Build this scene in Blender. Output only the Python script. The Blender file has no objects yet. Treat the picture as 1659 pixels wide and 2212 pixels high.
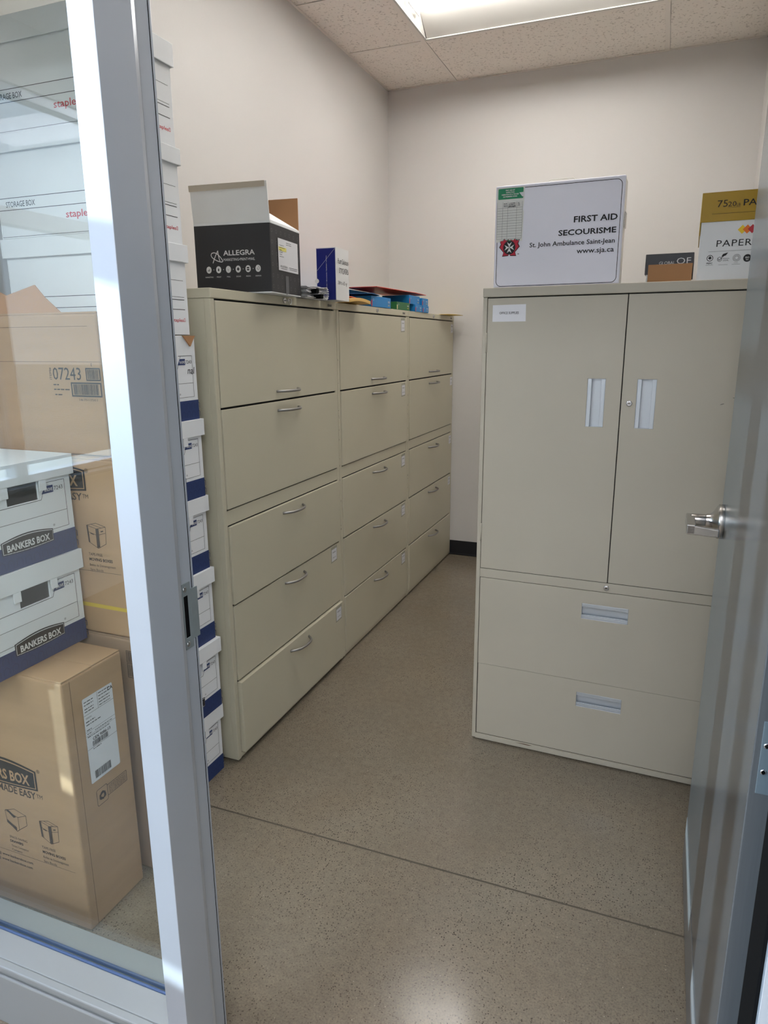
import bpy, bmesh, math, random
from mathutils import Vector, Matrix, noise
random.seed(7)
S = bpy.context.scene
COL = S.collection
PI = math.pi

# ------------------------------------------------------------------ camera
cam_d = bpy.data.cameras.new('camera')
cam = bpy.data.objects.new('camera', cam_d); COL.objects.link(cam)
cam.location = (1.3201, -1.8852, 1.4848)
cam.rotation_euler = (math.radians(76.26), math.radians(0.35), math.radians(21.46))
cam_d.sensor_fit = 'VERTICAL'; cam_d.sensor_height = 24.0
cam_d.lens = 24.0 * 1496.8 / 2212.0
cam_d.clip_start = 0.02
S.camera = cam

# ------------------------------------------------------------------ view, sky, sun
S.view_settings.view_transform = 'Standard'
S.view_settings.look = 'None'
S.view_settings.gamma = 1.0
S.view_settings.use_curve_mapping = False
S.view_settings.exposure = 0.75
TUBE = 15.5      # radiance of the troffer lenses
HALL_FILL = 16.0       # radiance of the added fill panels in the unseen hall
SKY = 5.0
SUN = 9.5
w = bpy.data.worlds.new('sky'); S.world = w; w.use_nodes = True
nt = w.node_tree; bg = nt.nodes['Background']
tc = nt.nodes.new('ShaderNodeTexCoord'); sp = nt.nodes.new('ShaderNodeSeparateXYZ')
rp = nt.nodes.new('ShaderNodeValToRGB')
nt.links.new(tc.outputs['Generated'], sp.inputs[0]); nt.links.new(sp.outputs['Z'], rp.inputs[0])
rp.color_ramp.elements[0].position = 0.0; rp.color_ramp.elements[0].color = (0.80, 0.88, 0.95, 1)
rp.color_ramp.elements[1].position = 0.6; rp.color_ramp.elements[1].color = (0.35, 0.60, 0.95, 1)
nt.links.new(rp.outputs[0], bg.inputs[0]); bg.inputs[1].default_value = SKY
sun_d = bpy.data.lights.new('sun', 'SUN'); sun = bpy.data.objects.new('sun', sun_d); COL.objects.link(sun)
sun_d.energy = SUN; sun_d.angle = math.radians(0.6); sun_d.color = (0.76, 0.91, 1.0)
sun.rotation_euler = Vector((0.857, 0.514, -0.18)).to_track_quat('-Z', 'Y').to_euler()

# ------------------------------------------------------------------ helpers
def lin(c):
    return tuple(((v / 12.92) if v <= 0.04045 else ((v + 0.055) / 1.055) ** 2.4) for v in (x / 255.0 for x in c)) + (1.0,)
MATS = {}
def mat(name, rgb, rough=0.5, metal=0.0, spec=0.5, noise_amt=0.0, noise_scale=8.0, bump=0.0, bump_scale=200.0, emit=0.0, aniso=0.0, stretch=None):
    if name in MATS: return MATS[name]
    m = bpy.data.materials.new(name); m.use_nodes = True
    n = m.node_tree.nodes; l = m.node_tree.links; b = n['Principled BSDF']
    c = lin(rgb)
    b.inputs['Base Color'].default_value = c
    b.inputs['Roughness'].default_value = rough
    b.inputs['Metallic'].default_value = metal
    b.inputs['Specular IOR Level'].default_value = spec
    if emit:
        b.inputs['Emission Color'].default_value = c; b.inputs['Emission Strength'].default_value = emit
    co = n.new('ShaderNodeTexCoord')
    src = co.outputs['Object']
    if stretch:
        mp = n.new('ShaderNodeMapping'); mp.inputs['Scale'].default_value = stretch
        l.new(src, mp.inputs[0]); src = mp.outputs[0]
    if noise_amt:
        t = n.new('ShaderNodeTexNoise'); t.inputs['Scale'].default_value = noise_scale; t.inputs['Detail'].default_value = 4
        l.new(src, t.inputs['Vector'])
        r = n.new('ShaderNodeValToRGB')
        k0 = 1 - noise_amt; k1 = 1 + noise_amt
        r.color_ramp.elements[0].position = .3; r.color_ramp.elements[0].color = tuple(min(1, x * k0) for x in c[:3]) + (1,)
        r.color_ramp.elements[1].position = .7; r.color_ramp.elements[1].color = tuple(min(1, x * k1) for x in c[:3]) + (1,)
        l.new(t.outputs['Fac'], r.inputs[0]); l.new(r.outputs[0], b.inputs['Base Color'])
    if bump:
        t = n.new('ShaderNodeTexNoise'); t.inputs['Scale'].default_value = bump_scale; t.inputs['Detail'].default_value = 3
        l.new(src, t.inputs['Vector'])
        bp = n.new('ShaderNodeBump'); bp.inputs['Strength'].default_value = bump; bp.inputs['Distance'].default_value = 0.002
        l.new(t.outputs['Fac'], bp.inputs['Height']); l.new(bp.outputs[0], b.inputs['Normal'])
    MATS[name] = m
    return m

def glass_mat(name, tint, ior=1.5, rough=0.0, gloss=1.0):
    m = bpy.data.materials.new(name); m.use_nodes = True
    n = m.node_tree.nodes; l = m.node_tree.links; n.remove(n['Principled BSDF'])
    out = n['Material Output']
    tr = n.new('ShaderNodeBsdfTransparent'); tr.inputs[0].default_value = tint + (1,)
    gl = n.new('ShaderNodeBsdfGlossy'); gl.inputs['Roughness'].default_value = rough; gl.inputs[0].default_value = (gloss, gloss, gloss, 1)
    fr = n.new('ShaderNodeFresnel'); ge = n.new('ShaderNodeNewGeometry'); io = n.new('ShaderNodeMapRange')
    io.inputs['To Min'].default_value = ior; io.inputs['To Max'].default_value = 1 / ior     # same index seen from either side of a face
    l.new(ge.outputs['Backfacing'], io.inputs['Value']); l.new(io.outputs[0], fr.inputs[0])
    mx = n.new('ShaderNodeMixShader')
    l.new(fr.outputs[0], mx.inputs[0]); l.new(tr.outputs[0], mx.inputs[1]); l.new(gl.outputs[0], mx.inputs[2]); l.new(mx.outputs[0], out.inputs[0])
    return m

def bm_box(bm, x0, x1, y0, y1, z0, z1, mi=0):
    vs = [bm.verts.new(p) for p in ((x0, y0, z0), (x1, y0, z0), (x1, y1, z0), (x0, y1, z0), (x0, y0, z1), (x1, y0, z1), (x1, y1, z1), (x0, y1, z1))]
    fs = []
    for f in ((0, 3, 2, 1), (4, 5, 6, 7), (0, 1, 5, 4), (1, 2, 6, 5), (2, 3, 7, 6), (3, 0, 4, 7)):
        fc = bm.faces.new([vs[i] for i in f]); fc.material_index = mi; fs.append(fc)
    return vs
def bm_prism(bm, pts, n0, n1, mi=0):
    """pts: list of 3D points (planar loop, CCW seen from the n1 side); offsets n0,n1 are vectors."""
    a = [bm.verts.new(Vector(p) + n0) for p in pts]; b = [bm.verts.new(Vector(p) + n1) for p in pts]
    k = len(pts)
    bm.faces.new(b).material_index = mi
    bm.faces.new(list(reversed(a))).material_index = mi
    for i in range(k):
        bm.faces.new((a[i], a[(i + 1) % k], b[(i + 1) % k], b[i])).material_index = mi
def bm_tube(bm, path, r, seg=10, caps=True, mi=0, smooth=True):
    rings = []
    P = [Vector(p) for p in path]
    up = Vector((0, 0, 1))
    for i, p in enumerate(P):
        d = (P[min(i + 1, len(P) - 1)] - P[max(i - 1, 0)]).normalized()
        a = d.cross(up)
        if a.length < 1e-4: a = d.cross(Vector((1, 0, 0)))
        a.normalize(); b = d.cross(a).normalized()
        rr = r[i] if isinstance(r, (list, tuple)) else r
        rings.append([bm.verts.new(p + (a * math.cos(t) + b * math.sin(t)) * rr) for t in (2 * PI * j / seg for j in range(seg))])
    for i in range(len(rings) - 1):
        for j in range(seg):
            f = bm.faces.new((rings[i][j], rings[i + 1][j], rings[i + 1][(j + 1) % seg], rings[i][(j + 1) % seg])); f.smooth = smooth; f.material_index = mi
    if caps:
        bm.faces.new(rings[0]).material_index = mi; bm.faces.new(list(reversed(rings[-1]))).material_index = mi
def obj(name, bm, m, parent=None, bevel=0.0, loc=None, seg=2):
    me = bpy.data.meshes.new(name)
    bmesh.ops.recalc_face_normals(bm, faces=bm.faces)
    bm.to_mesh(me); bm.free()
    for x in (m if isinstance(m, (list, tuple)) else [m]): me.materials.append(x)
    o = bpy.data.objects.new(name, me); COL.objects.link(o)
    if parent is not None: o.parent = parent
    if loc is not None: o.location = loc
    if bevel:
        md = o.modifiers.new('bevel', 'BEVEL'); md.width = bevel; md.segments = seg; md.limit_method = 'ANGLE'; md.angle_limit = math.radians(50)
    return o
def box(name, b, m, parent=None, bevel=0.0):
    bm = bmesh.new(); bm_box(bm, *b); return obj(name, bm, m, parent, bevel)
def root(name, loc=(0, 0, 0), rz=0.0, label=None, cat=None, group=None, kind=None):
    o = bpy.data.objects.new(name, None); COL.objects.link(o); o.location = loc; o.rotation_euler = (0, 0, rz)
    o.empty_display_size = .05
    return tag(o, label, cat, group, kind)
def tag(o, label=None, cat=None, group=None, kind=None):
    if label: o['label'] = label
    if cat: o['category'] = cat
    if group: o['group'] = group
    if kind: o['kind'] = kind
    return o
class Frame:
    """a plane to print on: o origin, r right, u up, n outwards"""
    def __init__(s, o, r, u):
        s.o = Vector(o); s.r = Vector(r).normalized(); s.u = Vector(u).normalized(); s.n = s.r.cross(s.u)
    def p(s, x, y, d=0.0): return s.o + s.r * x + s.u * y + s.n * d
def plate(bm, F, x0, x1, y0, y1, d0, d1, holes=(), mi=0):
    """slab between depths d0<d1 with rectangular holes (hx0,hx1,hy0,hy1)"""
    xs = sorted({x0, x1} | {h[0] for h in holes} | {h[1] for h in holes}); ys = sorted({y0, y1} | {h[2] for h in holes} | {h[3] for h in holes})
    cell = {}
    for i in range(len(xs) - 1):
        for j in range(len(ys) - 1):
            cx, cy = (xs[i] + xs[i + 1]) / 2, (ys[j] + ys[j + 1]) / 2
            cell[i, j] = not any(h[0] < cx < h[1] and h[2] < cy < h[3] for h in holes)
    V = {}
    def v(i, j, k):
        if (i, j, k) not in V: V[i, j, k] = bm.verts.new(F.p(xs[i], ys[j], d1 if k else d0))
        return V[i, j, k]
    for (i, j), ok in cell.items():
        if not ok: continue
        bm.faces.new((v(i, j, 1), v(i + 1, j, 1), v(i + 1, j + 1, 1), v(i, j + 1, 1))).material_index = mi
        bm.faces.new((v(i, j, 0), v(i, j + 1, 0), v(i + 1, j + 1, 0), v(i + 1, j, 0))).material_index = mi
        for (a, b, c, d, nb) in ((i, j, i + 1, j, (i, j - 1)), (i + 1, j, i + 1, j + 1, (i + 1, j)), (i + 1, j + 1, i, j + 1, (i, j + 1)), (i, j + 1, i, j, (i - 1, j))):
            if not cell.get(nb, False):
                bm.faces.new((v(a, b, 0), v(c, d, 0), v(c, d, 1), v(a, b, 1))).material_index = mi
def fbox(bm, F, x0, x1, y0, y1, d0, d1, mi=0): plate(bm, F, x0, x1, y0, y1, d0, d1, (), mi)

_fc = {}
def text_polys(s, size, bold=0.0, spacing=1.0):
    key = (s, bold, spacing)
    if key not in _fc:
        cu = bpy.data.curves.new('t', 'FONT'); cu.body = s; cu.size = 1.0; cu.offset = bold; cu.space_character = spacing
        cu.resolution_u = 2; cu.fill_mode = 'FRONT'
        o = bpy.data.objects.new('t', cu)
        me = bpy.data.meshes.new_from_object(o)
        vs = [(v.co.x, v.co.y) for v in me.vertices]; fs = [tuple(p.vertices) for p in me.polygons]
        bpy.data.objects.remove(o); bpy.data.meshes.remove(me); bpy.data.curves.remove(cu)
        _fc[key] = (vs, fs)
    return _fc[key]
class Print:
    """flat ink collected into one mesh on a Frame"""
    def __init__(s, F, d=0.0004): s.F = F; s.d = d; s.bm = bmesh.new(); s.mats = []
    def mi(s, m):
        if m not in s.mats: s.mats.append(m)
        return s.mats.index(m)
    def poly(s, pts, m, lv=0):
        f = s.bm.faces.new([s.bm.verts.new(s.F.p(x, y, s.d * (1 + lv))) for x, y in pts]); f.material_index = s.mi(m)
    def rect(s, x0, x1, y0, y1, m, lv=0): s.poly(((x0, y0), (x1, y0), (x1, y1), (x0, y1)), m, lv)
    def frame(s, x0, x1, y0, y1, t, m, lv=0):
        s.rect(x0, x1, y0, y0 + t, m, lv); s.rect(x0, x1, y1 - t, y1, m, lv); s.rect(x0, x0 + t, y0 + t, y1 - t, m, lv); s.rect(x1 - t, x1, y0 + t, y1 - t, m, lv)
    def line(s, x0, y0, x1, y1, t, m, lv=0):
        d = Vector((x1 - x0, y1 - y0)); d.normalize(); nx, ny = -d.y * t / 2, d.x * t / 2
        s.poly(((x0 - nx, y0 - ny), (x1 - nx, y1 - ny), (x1 + nx, y1 + ny), (x0 + nx, y0 + ny)), m, lv)
    def path(s, pts, t, m, lv=0):
        for a, b in zip(pts, pts[1:]): s.line(a[0], a[1], b[0], b[1], t, m, lv)
    def disc(s, cx, cy, r, m, lv=0, n=20, ry=None):
        s.poly([(cx + r * math.cos(2 * PI * i / n), cy + (ry or r) * math.sin(2 * PI * i / n)) for i in range(n)], m, lv)
    def ring(s, cx, cy, r, t, m, lv=0, n=20):
        s.path([(cx + r * math.cos(2 * PI * i / n), cy + r * math.sin(2 * PI * i / n)) for i in range(n + 1)], t, m, lv)
    def text(s, t, x, y, size, m, lv=0, align='l', width=None, bold=0.0, shear=0.0, spacing=1.0, rot=0.0, hand=0.0):
        vs, fs = text_polys(t, size, bold, spacing)
        if not vs: return
        xa = min(v[0] for v in vs); xb = max(v[0] for v in vs)
        sx = size if width is None else width / (xb - xa)
        off = {'l': -xa, 'c': -(xa + xb) / 2, 'r': -xb}[align]
        k = s.mi(m); cr, sr = math.cos(rot), math.sin(rot)
        bv = []
        for vx, vy in vs:
            px = (vx + off) * sx + shear * vy * size; py = vy * size
            if hand: px += hand * size * noise.noise((vx * 3, vy * 3, 1.0)); py += hand * size * noise.noise((vx * 3, vy * 3, 5.0))
            bv.append(s.bm.verts.new(s.F.p(x + px * cr - py * sr, y + px * sr + py * cr, s.d * (1 + lv))))
        for f in fs:
            try: s.bm.faces.new([bv[i] for i in f]).material_index = k
            except ValueError: pass
    def barcode(s, x0, x1, y0, y1, m, lv=0, n=26):
        x = x0; st = (x1 - x0) / n
        while x < x1 - st * .5:
            wd = st * random.choice((.3, .45, .8)); s.rect(x, min(x + wd, x1), y0, y1, m, lv); x += wd + st * random.choice((.3, .5, .7))
    def scribble(s, x0, x1, y, h, m, lv=0):
        x = x0
        while x < x1:
            wd = min(h * random.uniform(.6, 3.2), x1 - x)
            s.rect(x, x + wd, y, y + h * .55, m, lv); x += wd + h * .5
    def build(s, name, parent, label=None):
        me = bpy.data.meshes.new(name); s.bm.normal_update(); s.bm.to_mesh(me); s.bm.free()
        for m in s.mats: me.materials.append(m)
        o = bpy.data.objects.new(name, me); COL.objects.link(o); o.parent = parent
        if label: o['label'] = label
        return o

# ------------------------------------------------------------------ materials
M_wall = mat('wall_paint', (208, 205, 202), .6, bump=.12, bump_scale=90)
M_wall2 = mat('hall_paint', (205, 203, 198), .7)
M_base = mat('vinyl_base', (26, 27, 31), .35)
M_cab = mat('putty_enamel', (196, 190, 168), .38, noise_amt=.02, noise_scale=3, bump=.05, bump_scale=900)
M_cab2 = mat('putty_enamel_grey', (182, 175, 159), .42, noise_amt=.025, noise_scale=3, bump=.05, bump_scale=900)
M_dark = mat('dark_gap', (14, 13, 12), .9)  # near-black base under the slabs, and painted shade in the cabinet seams
M_chrome = mat('chrome', (205, 205, 208), .16, 1.0)
M_pull = mat('matte_steel_pull', (158, 156, 154), .40, .85)
M_satin = mat('satin_nickel', (190, 186, 182), .26, 1.0)
M_alu = mat('brushed_pull', (196, 202, 208), .38, .6)
M_anod = mat('anodized_frame', (184, 191, 200), .30, .45, noise_amt=.02, noise_scale=5)
M_anod2 = mat('rail_white_enamel', (150, 154, 154), .32, .2)
M_door = mat('door_steel', (104, 106, 108), .24, .5, noise_amt=.05, noise_scale=4, stretch=(60, 60, 1.5), bump=.06, bump_scale=8)
M_deepblack = mat('black_parts_and_shade', (8, 8, 9), .85, spec=.1)  # matte black parts; also the painted shade on the hinge jamb
M_gasket = mat('grey_gasket', (70, 92, 130), .35)
M_felt = mat('weather_strip', (74, 72, 70), .9)
M_zinc = mat('zinc_strike', (138, 148, 150), .34, .45, noise_amt=.06, noise_scale=40)
M_black = mat('ink_black', (24, 24, 27), .6)
M_ink = mat('ink_grey', (66, 66, 70), .7)
M_brownink = mat('ink_on_kraft', (62, 52, 46), .8)
M_white = mat('paper_white', (226, 226, 226), .6)
M_label = mat('label_paper', (222, 222, 226), .55)
M_tape = mat('clear_tape', (178, 176, 160), .2)
M_boxw = mat('box_board_white', (234, 236, 238), .65, noise_amt=.02, noise_scale=6)
M_navy = mat('box_navy_print', (40, 60, 110), .6)
M_navy2 = mat('box_navy_pattern', (32, 48, 94), .6)
M_kraft = mat('kraft_board', (176, 142, 108), .8, noise_amt=.06, noise_scale=4, bump=.1, bump_scale=60, stretch=(1, 1, 6))
M_kraft2 = mat('kraft_board_grey', (158, 130, 106), .8, noise_amt=.05, noise_scale=4, bump=.1, bump_scale=60)
M_kraftd = mat('kraft_inside', (178, 132, 92), .85, noise_amt=.05, noise_scale=6)
M_yel = mat('ink_yellow', (206, 176, 70), .6)
M_blk = mat('box_black_print', (38, 38, 42), .5, noise_amt=.05, noise_scale=10)
M_blk2 = mat('box_pattern_grey', (96, 96, 100), .5)
M_flap = mat('flap_grey_white', (232, 233, 233), .7, noise_amt=.02)
M_red = mat('ink_red', (196, 34, 60), .6)
M_redp = mat('staple_red', (204, 62, 72), .6)
M_green = mat('ink_green', (30, 140, 96), .55)
M_case = mat('white_enamel_case', (234, 233, 244), .25)
M_casee = mat('case_edge_enamel', (240, 240, 238), .25)
M_blue = mat('deep_blue_board', (20, 34, 122), .4)
M_cyan = mat('cyan_board', (20, 128, 196), .45)
M_cyan2 = mat('cyan_board_light', (60, 140, 190), .45)
M_dblue = mat('dark_blue_folder', (14, 74, 128), .5)
M_redf = mat('red_folder', (240, 64, 46), .45)
M_manila = mat('manila_paper', (226, 186, 112), .6)
M_mango = mat('orange_paper', (206, 104, 62), .6)
M_yellow = mat('yellow_paper', (226, 186, 60), .5)
M_grn = mat('green_board', (44, 112, 62), .5)
M_cream = mat('cream_board', (236, 226, 170), .5)
M_gold = mat('gold_print', (176, 142, 38), .45, noise_amt=.04)
M_char = mat('charcoal_print', (72, 73, 78), .55, noise_amt=.05)
M_or = mat('ink_orange', (244, 126, 44), .5)
M_yl2 = mat('ink_bright_yellow', (246, 210, 54), .5)
M_hand = mat('marker_ink', (40, 38, 40), .6)
M_trof = mat('troffer_white', (206, 204, 198), .45)
M_grid = mat('grid_white', (238, 231, 222), .45)
M_wood = mat('ground_concrete', (196, 184, 164), .9)

def floor_material():
    m = bpy.data.materials.new('polished_concrete'); m.use_nodes = True
    n = m.node_tree.nodes; l = m.node_tree.links; b = n['Principled BSDF']
    co = n.new('ShaderNodeTexCoord'); V = co.outputs['Object']
    def noi(sc, det=4, ro=.55):
        t = n.new('ShaderNodeTexNoise'); t.inputs['Scale'].default_value = sc; t.inputs['Detail'].default_value = det; t.inputs['Roughness'].default_value = ro
        l.new(V, t.inputs['Vector']); return t.outputs['Fac']
    def ramp(f, stops):
        r = n.new('ShaderNodeValToRGB'); e = r.color_ramp.elements
        while len(e) < len(stops): e.new(.5)
        for i, (p, c) in enumerate(stops): e[i].position = p; e[i].color = c
        l.new(f, r.inputs[0]); return r.outputs[0]
    def mix(kind, f, a, c):
        x = n.new('ShaderNodeMix'); x.data_type = 'RGBA'; x.blend_type = kind
        if isinstance(f, float): x.inputs[0].default_value = f
        else: l.new(f, x.inputs[0])
        l.new(a, x.inputs[6])
        if isinstance(c, tuple): x.inputs[7].default_value = c
        else: l.new(c, x.inputs[7])
        return x.outputs[2]
    base = ramp(noi(1.3, 3), ((.25, lin((116, 108, 95))), (.5, lin((126, 117, 103))), (.75, lin((136, 127, 112)))))
    warm = ramp(noi(3.5, 3), ((.35, (1, 1, 1, 1)), (.75, (1.0, .955, .91, 1))))
    c = mix('MULTIPLY', 1.0, base, warm)
    fine = ramp(noi(210, 4, .75), ((.30, (.62, .62, .62, 1)), (.5, (1, 1, 1, 1)), (.72, (1.25, 1.22, 1.16, 1))))
    c = mix('MULTIPLY', 1.0, c, fine)
    mid = ramp(noi(38, 3, .6), ((.3, (.90, .90, .90, 1)), (.7, (1.06, 1.06, 1.06, 1))))
    c = mix('MULTIPLY', 1.0, c, mid)
    mask = ramp(noi(2.6, 2), ((.35, (.25, .25, .25, 1)), (.65, (1, 1, 1, 1))))
    vo = n.new('ShaderNodeTexVoronoi'); vo.inputs['Scale'].default_value = 150; l.new(V, vo.inputs['Vector'])
    spots = ramp(vo.outputs['Distance'], ((.20, (1, 1, 1, 1)), (.32, (0, 0, 0, 1))))
    sel = n.new('ShaderNodeSeparateColor'); l.new(vo.outputs['Color'], sel.inputs[0])
    pick = ramp(sel.outputs[0], ((.40, (0, 0, 0, 1)), (.46, (1, 1, 1, 1))))
    sm = mix('MULTIPLY', 1.0, spots, pick); sm = mix('MULTIPLY', 1.0, sm, mask)
    c = mix('MIX', sm, c, lin((58, 52, 45)))
    vo2 = n.new('ShaderNodeTexVoronoi'); vo2.inputs['Scale'].default_value = 85; l.new(V, vo2.inputs['Vector'])
    s2 = ramp(vo2.outputs['Distance'], ((.08, (1, 1, 1, 1)), (.15, (0, 0, 0, 1))))
    sel2 = n.new('ShaderNodeSeparateColor'); l.new(vo2.outputs['Color'], sel2.inputs[0])
    p2 = ramp(sel2.outputs[0], ((.90, (0, 0, 0, 1)), (.94, (.5, .5, .5, 1))))
    c = mix('MIX', mix('MULTIPLY', 1.0, s2, p2), c, lin((196, 186, 170)))
    l.new(c, b.inputs['Base Color'])
    rr = ramp(noi(6, 3), ((.25, (.13, .13, .13, 1)), (.75, (.20, .20, .20, 1)))); l.new(rr, b.inputs['Roughness'])
    b.inputs['Specular IOR Level'].default_value = .5
    bp = n.new('ShaderNodeBump'); bp.inputs['Strength'].default_value = .05; bp.inputs['Distance'].default_value = .0005
    l.new(noi(120, 2), bp.inputs['Height']); l.new(bp.outputs[0], b.inputs['Normal'])
    return m
def tile_material():
    m = bpy.data.materials.new('acoustic_tile'); m.use_nodes = True
    n = m.node_tree.nodes; l = m.node_tree.links; b = n['Principled BSDF']; b.inputs['Roughness'].default_value = .85
    co = n.new('ShaderNodeTexCoord')
    vo = n.new('ShaderNodeTexVoronoi'); vo.inputs['Scale'].default_value = 120; l.new(co.outputs['Object'], vo.inputs['Vector'])
    t = n.new('ShaderNodeTexNoise'); t.inputs['Scale'].default_value = 85; t.inputs['Detail'].default_value = 4; l.new(co.outputs['Object'], t.inputs['Vector'])
    r = n.new('ShaderNodeValToRGB'); r.color_ramp.elements[0].position = .34; r.color_ramp.elements[0].color = lin((204, 196, 186)); r.color_ramp.elements[1].position = .42; r.color_ramp.elements[1].color = lin((244, 237, 228))
    l.new(t.outputs['Fac'], r.inputs[0]); l.new(r.outputs[0], b.inputs['Base Color'])
    bp = n.new('ShaderNodeBump'); bp.inputs['Strength'].default_value = .5; bp.inputs['Distance'].default_value = .002
    l.new(r.outputs[0], bp.inputs['Height']); l.new(bp.outputs[0], b.inputs['Normal'])
    return m
M_floor = floor_material(); M_tile = tile_material()
M_glass = glass_mat('clear_glass', (.93, .96, .95))
M_tint = glass_mat('tinted_window', (.52, .54, .56))
M_lens = mat('lit_lens', (255, 252, 248), .4, emit=TUBE)

# ------------------------------------------------------------------ room constants
XL, XR, YB, YF, ZC = -0.463, 1.712, 2.748, -1.04, 3.052
YI = -0.903            # room side of the storefront framing
HX0, HX1, HY0 = -1.80, 3.6, -5.6     # the hall outside

# floor: two slabs with a sawn joint between them
fl = box('floor', (HX0, HX1, HY0, YB + .1, -.12, -.006), M_dark); tag(fl, kind='structure')
for a, b in ((-.2385, YB + .1), (HY0, -.2455)):
    o = box('concrete_slab', (HX0, HX1, a, b, -.0058, 0.0), M_floor, fl)
jo = box('control_joint', (HX0, HX1, -.2455, -.2385, -.0058, -.0016), mat('joint_filler', (84, 78, 66), .9), fl)

wl = box('wall_left', (XL - .12, XL, YI, YB + .12, 0, 3.2), M_wall); tag(wl, kind='structure')
wb = box('wall_back', (XL, XR, YB, YB + .12, 0, 3.2), M_wall); tag(wb, kind='structure')
wr = box('wall_right', (XR, XR + .12, YI, YB + .12, 0, 3.2), M_wall); tag(wr, kind='structure')
bm = bmesh.new(); bm_box(bm, XL, 1.5935, YF, YI, 2.36, 3.2); bm_box(bm, 1.5935, HX1, YF, YI, 0, 3.2); bm_box(bm, HX0, XL - .12, YF, YI, 0, 3.2)
wf = obj('wall_front', bm, M_wall); tag(wf, kind='structure')
for nm, b in (('baseboard_back', (XL, XR, YB - .006, YB, 0, .105)), ('baseboard_left', (XL, XL + .006, YI, YB - .006, 0, .105)), ('baseboard_right', (XR - .006, XR, YI, YB - .006, 0, .105))):
    bm = bmesh.new(); bm_box(bm, *b)
    if nm == 'baseboard_back': bm_box(bm, XL, XR, YB - .014, YB - .006, 0, .012)
    tag(obj(nm, bm, M_base, bevel=.002), kind='structure')

# the hall outside: window wall to the left, plain walls behind and to the right
bm = bmesh.new()
bm_box(bm, HX0 - .15, HX0, HY0, YF, 0, .76); bm_box(bm, HX0 - .15, HX0, HY0, YF, 2.75, 3.2)
tag(obj('wall_hall_left', bm, M_wall2), kind='structure')
tag(box('wall_hall_back', (HX0 - .15, HX1, HY0 - .12, HY0, 0, 3.2), M_wall2), kind='structure')
tag(box('wall_hall_right', (HX1, HX1 + .12, HY0, YF, 0, 3.2), M_wall2), kind='structure')
tag(box('ground', (-60, -1.95, -45, 30, -.32, -.12), M_wood), kind='structure')
win = root('window_2', (HX0, -3.3, .76), kind='structure')
bm = bmesh.new()
for y in (-1.075, -2.73, -4.2, -5.56): bm_box(bm, -.10, -.02, y - .04 + 3.3, y + .04 + 3.3, 0.0, 1.99)
bm_box(bm, -.10, -.02, -2.26, 2.22, 1.94, 1.99); bm_box(bm, -.10, -.02, -2.26, 2.22, 0.0, .04)
bm_box(bm, -.10, -.02, -2.26, 2.22, 1.32, 1.405)
obj('window_frame', bm, M_anod, win, .003)
box('window_sill', (-.16, .06, -2.28, 2.25, -.02, 0.0), M_anod2, win, .003)
for k, (a, b) in enumerate(((-1.115, -2.69), (-2.77, -4.16), (-4.24, -5.52))):
    bm = bmesh.new(); bm_box(bm, -.062, -.058, b + 3.3, a + 3.3, .088, 1.32); bm_box(bm, -.062, -.058, b + 3.3, a + 3.3, 1.405, 1.94)
    obj('pane', bm, M_tint, win)

# ceiling: tiles lying in a white grid
ce = box('ceiling', (HX0, HX1, HY0, YB + .1, 3.16, 3.2), M_wall2); tag(ce, kind='structure')
box('hall_ceiling_board', (HX0, HX1, HY0, YI, 3.05, 3.158), M_wall2, ce)
gx = [XL, -.015, 1.205, XR]
gy = [YB, 2.120, 1.510, .900, .290, -.320, YI]
trof = [(1, 1), (1, 3)]
bw = .012
for i in range(3):
    for j in range(6):
        if (i, j) in trof: continue
        x0 = gx[i] + (bw if i else 0); x1 = gx[i + 1] - (bw if i < 2 else 0)
        y1 = gy[j] - (bw if j else 0); y0 = gy[j + 1] + (bw if j < 5 else 0)
        dz = random.uniform(0, .002)
        if x0 == XL: x0 += .006
        box('ceiling_tile', (x0 + .0016, x1 + .004, y0 - .004, y1 - .0016 * (j % 2), ZC + .0016 + dz, ZC + .018), M_tile, ce)
for x in gx[1:3]: box('grid_bar', (x - bw, x + bw, YI, YB, ZC - .001, ZC + .0014), M_grid, ce, .0006)
for y in gy[1:6]:
    for i in range(3): box('grid_bar', (gx[i] + (bw if i else 0), gx[i + 1] - (bw if i < 2 else 0), y - bw, y + bw, ZC, ZC + .0012), M_grid, ce)
bm = bmesh.new(); bm_box(bm, XL, XL + .014, YI, YB, ZC - .0012, ZC); bm_box(bm, XL, XR, YB - .016, YB, ZC - .0012, ZC); bm_box(bm, XR - .016, XR, YI, YB, ZC - .0012, ZC)
obj('wall_angle', bm, M_grid, ce)

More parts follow.
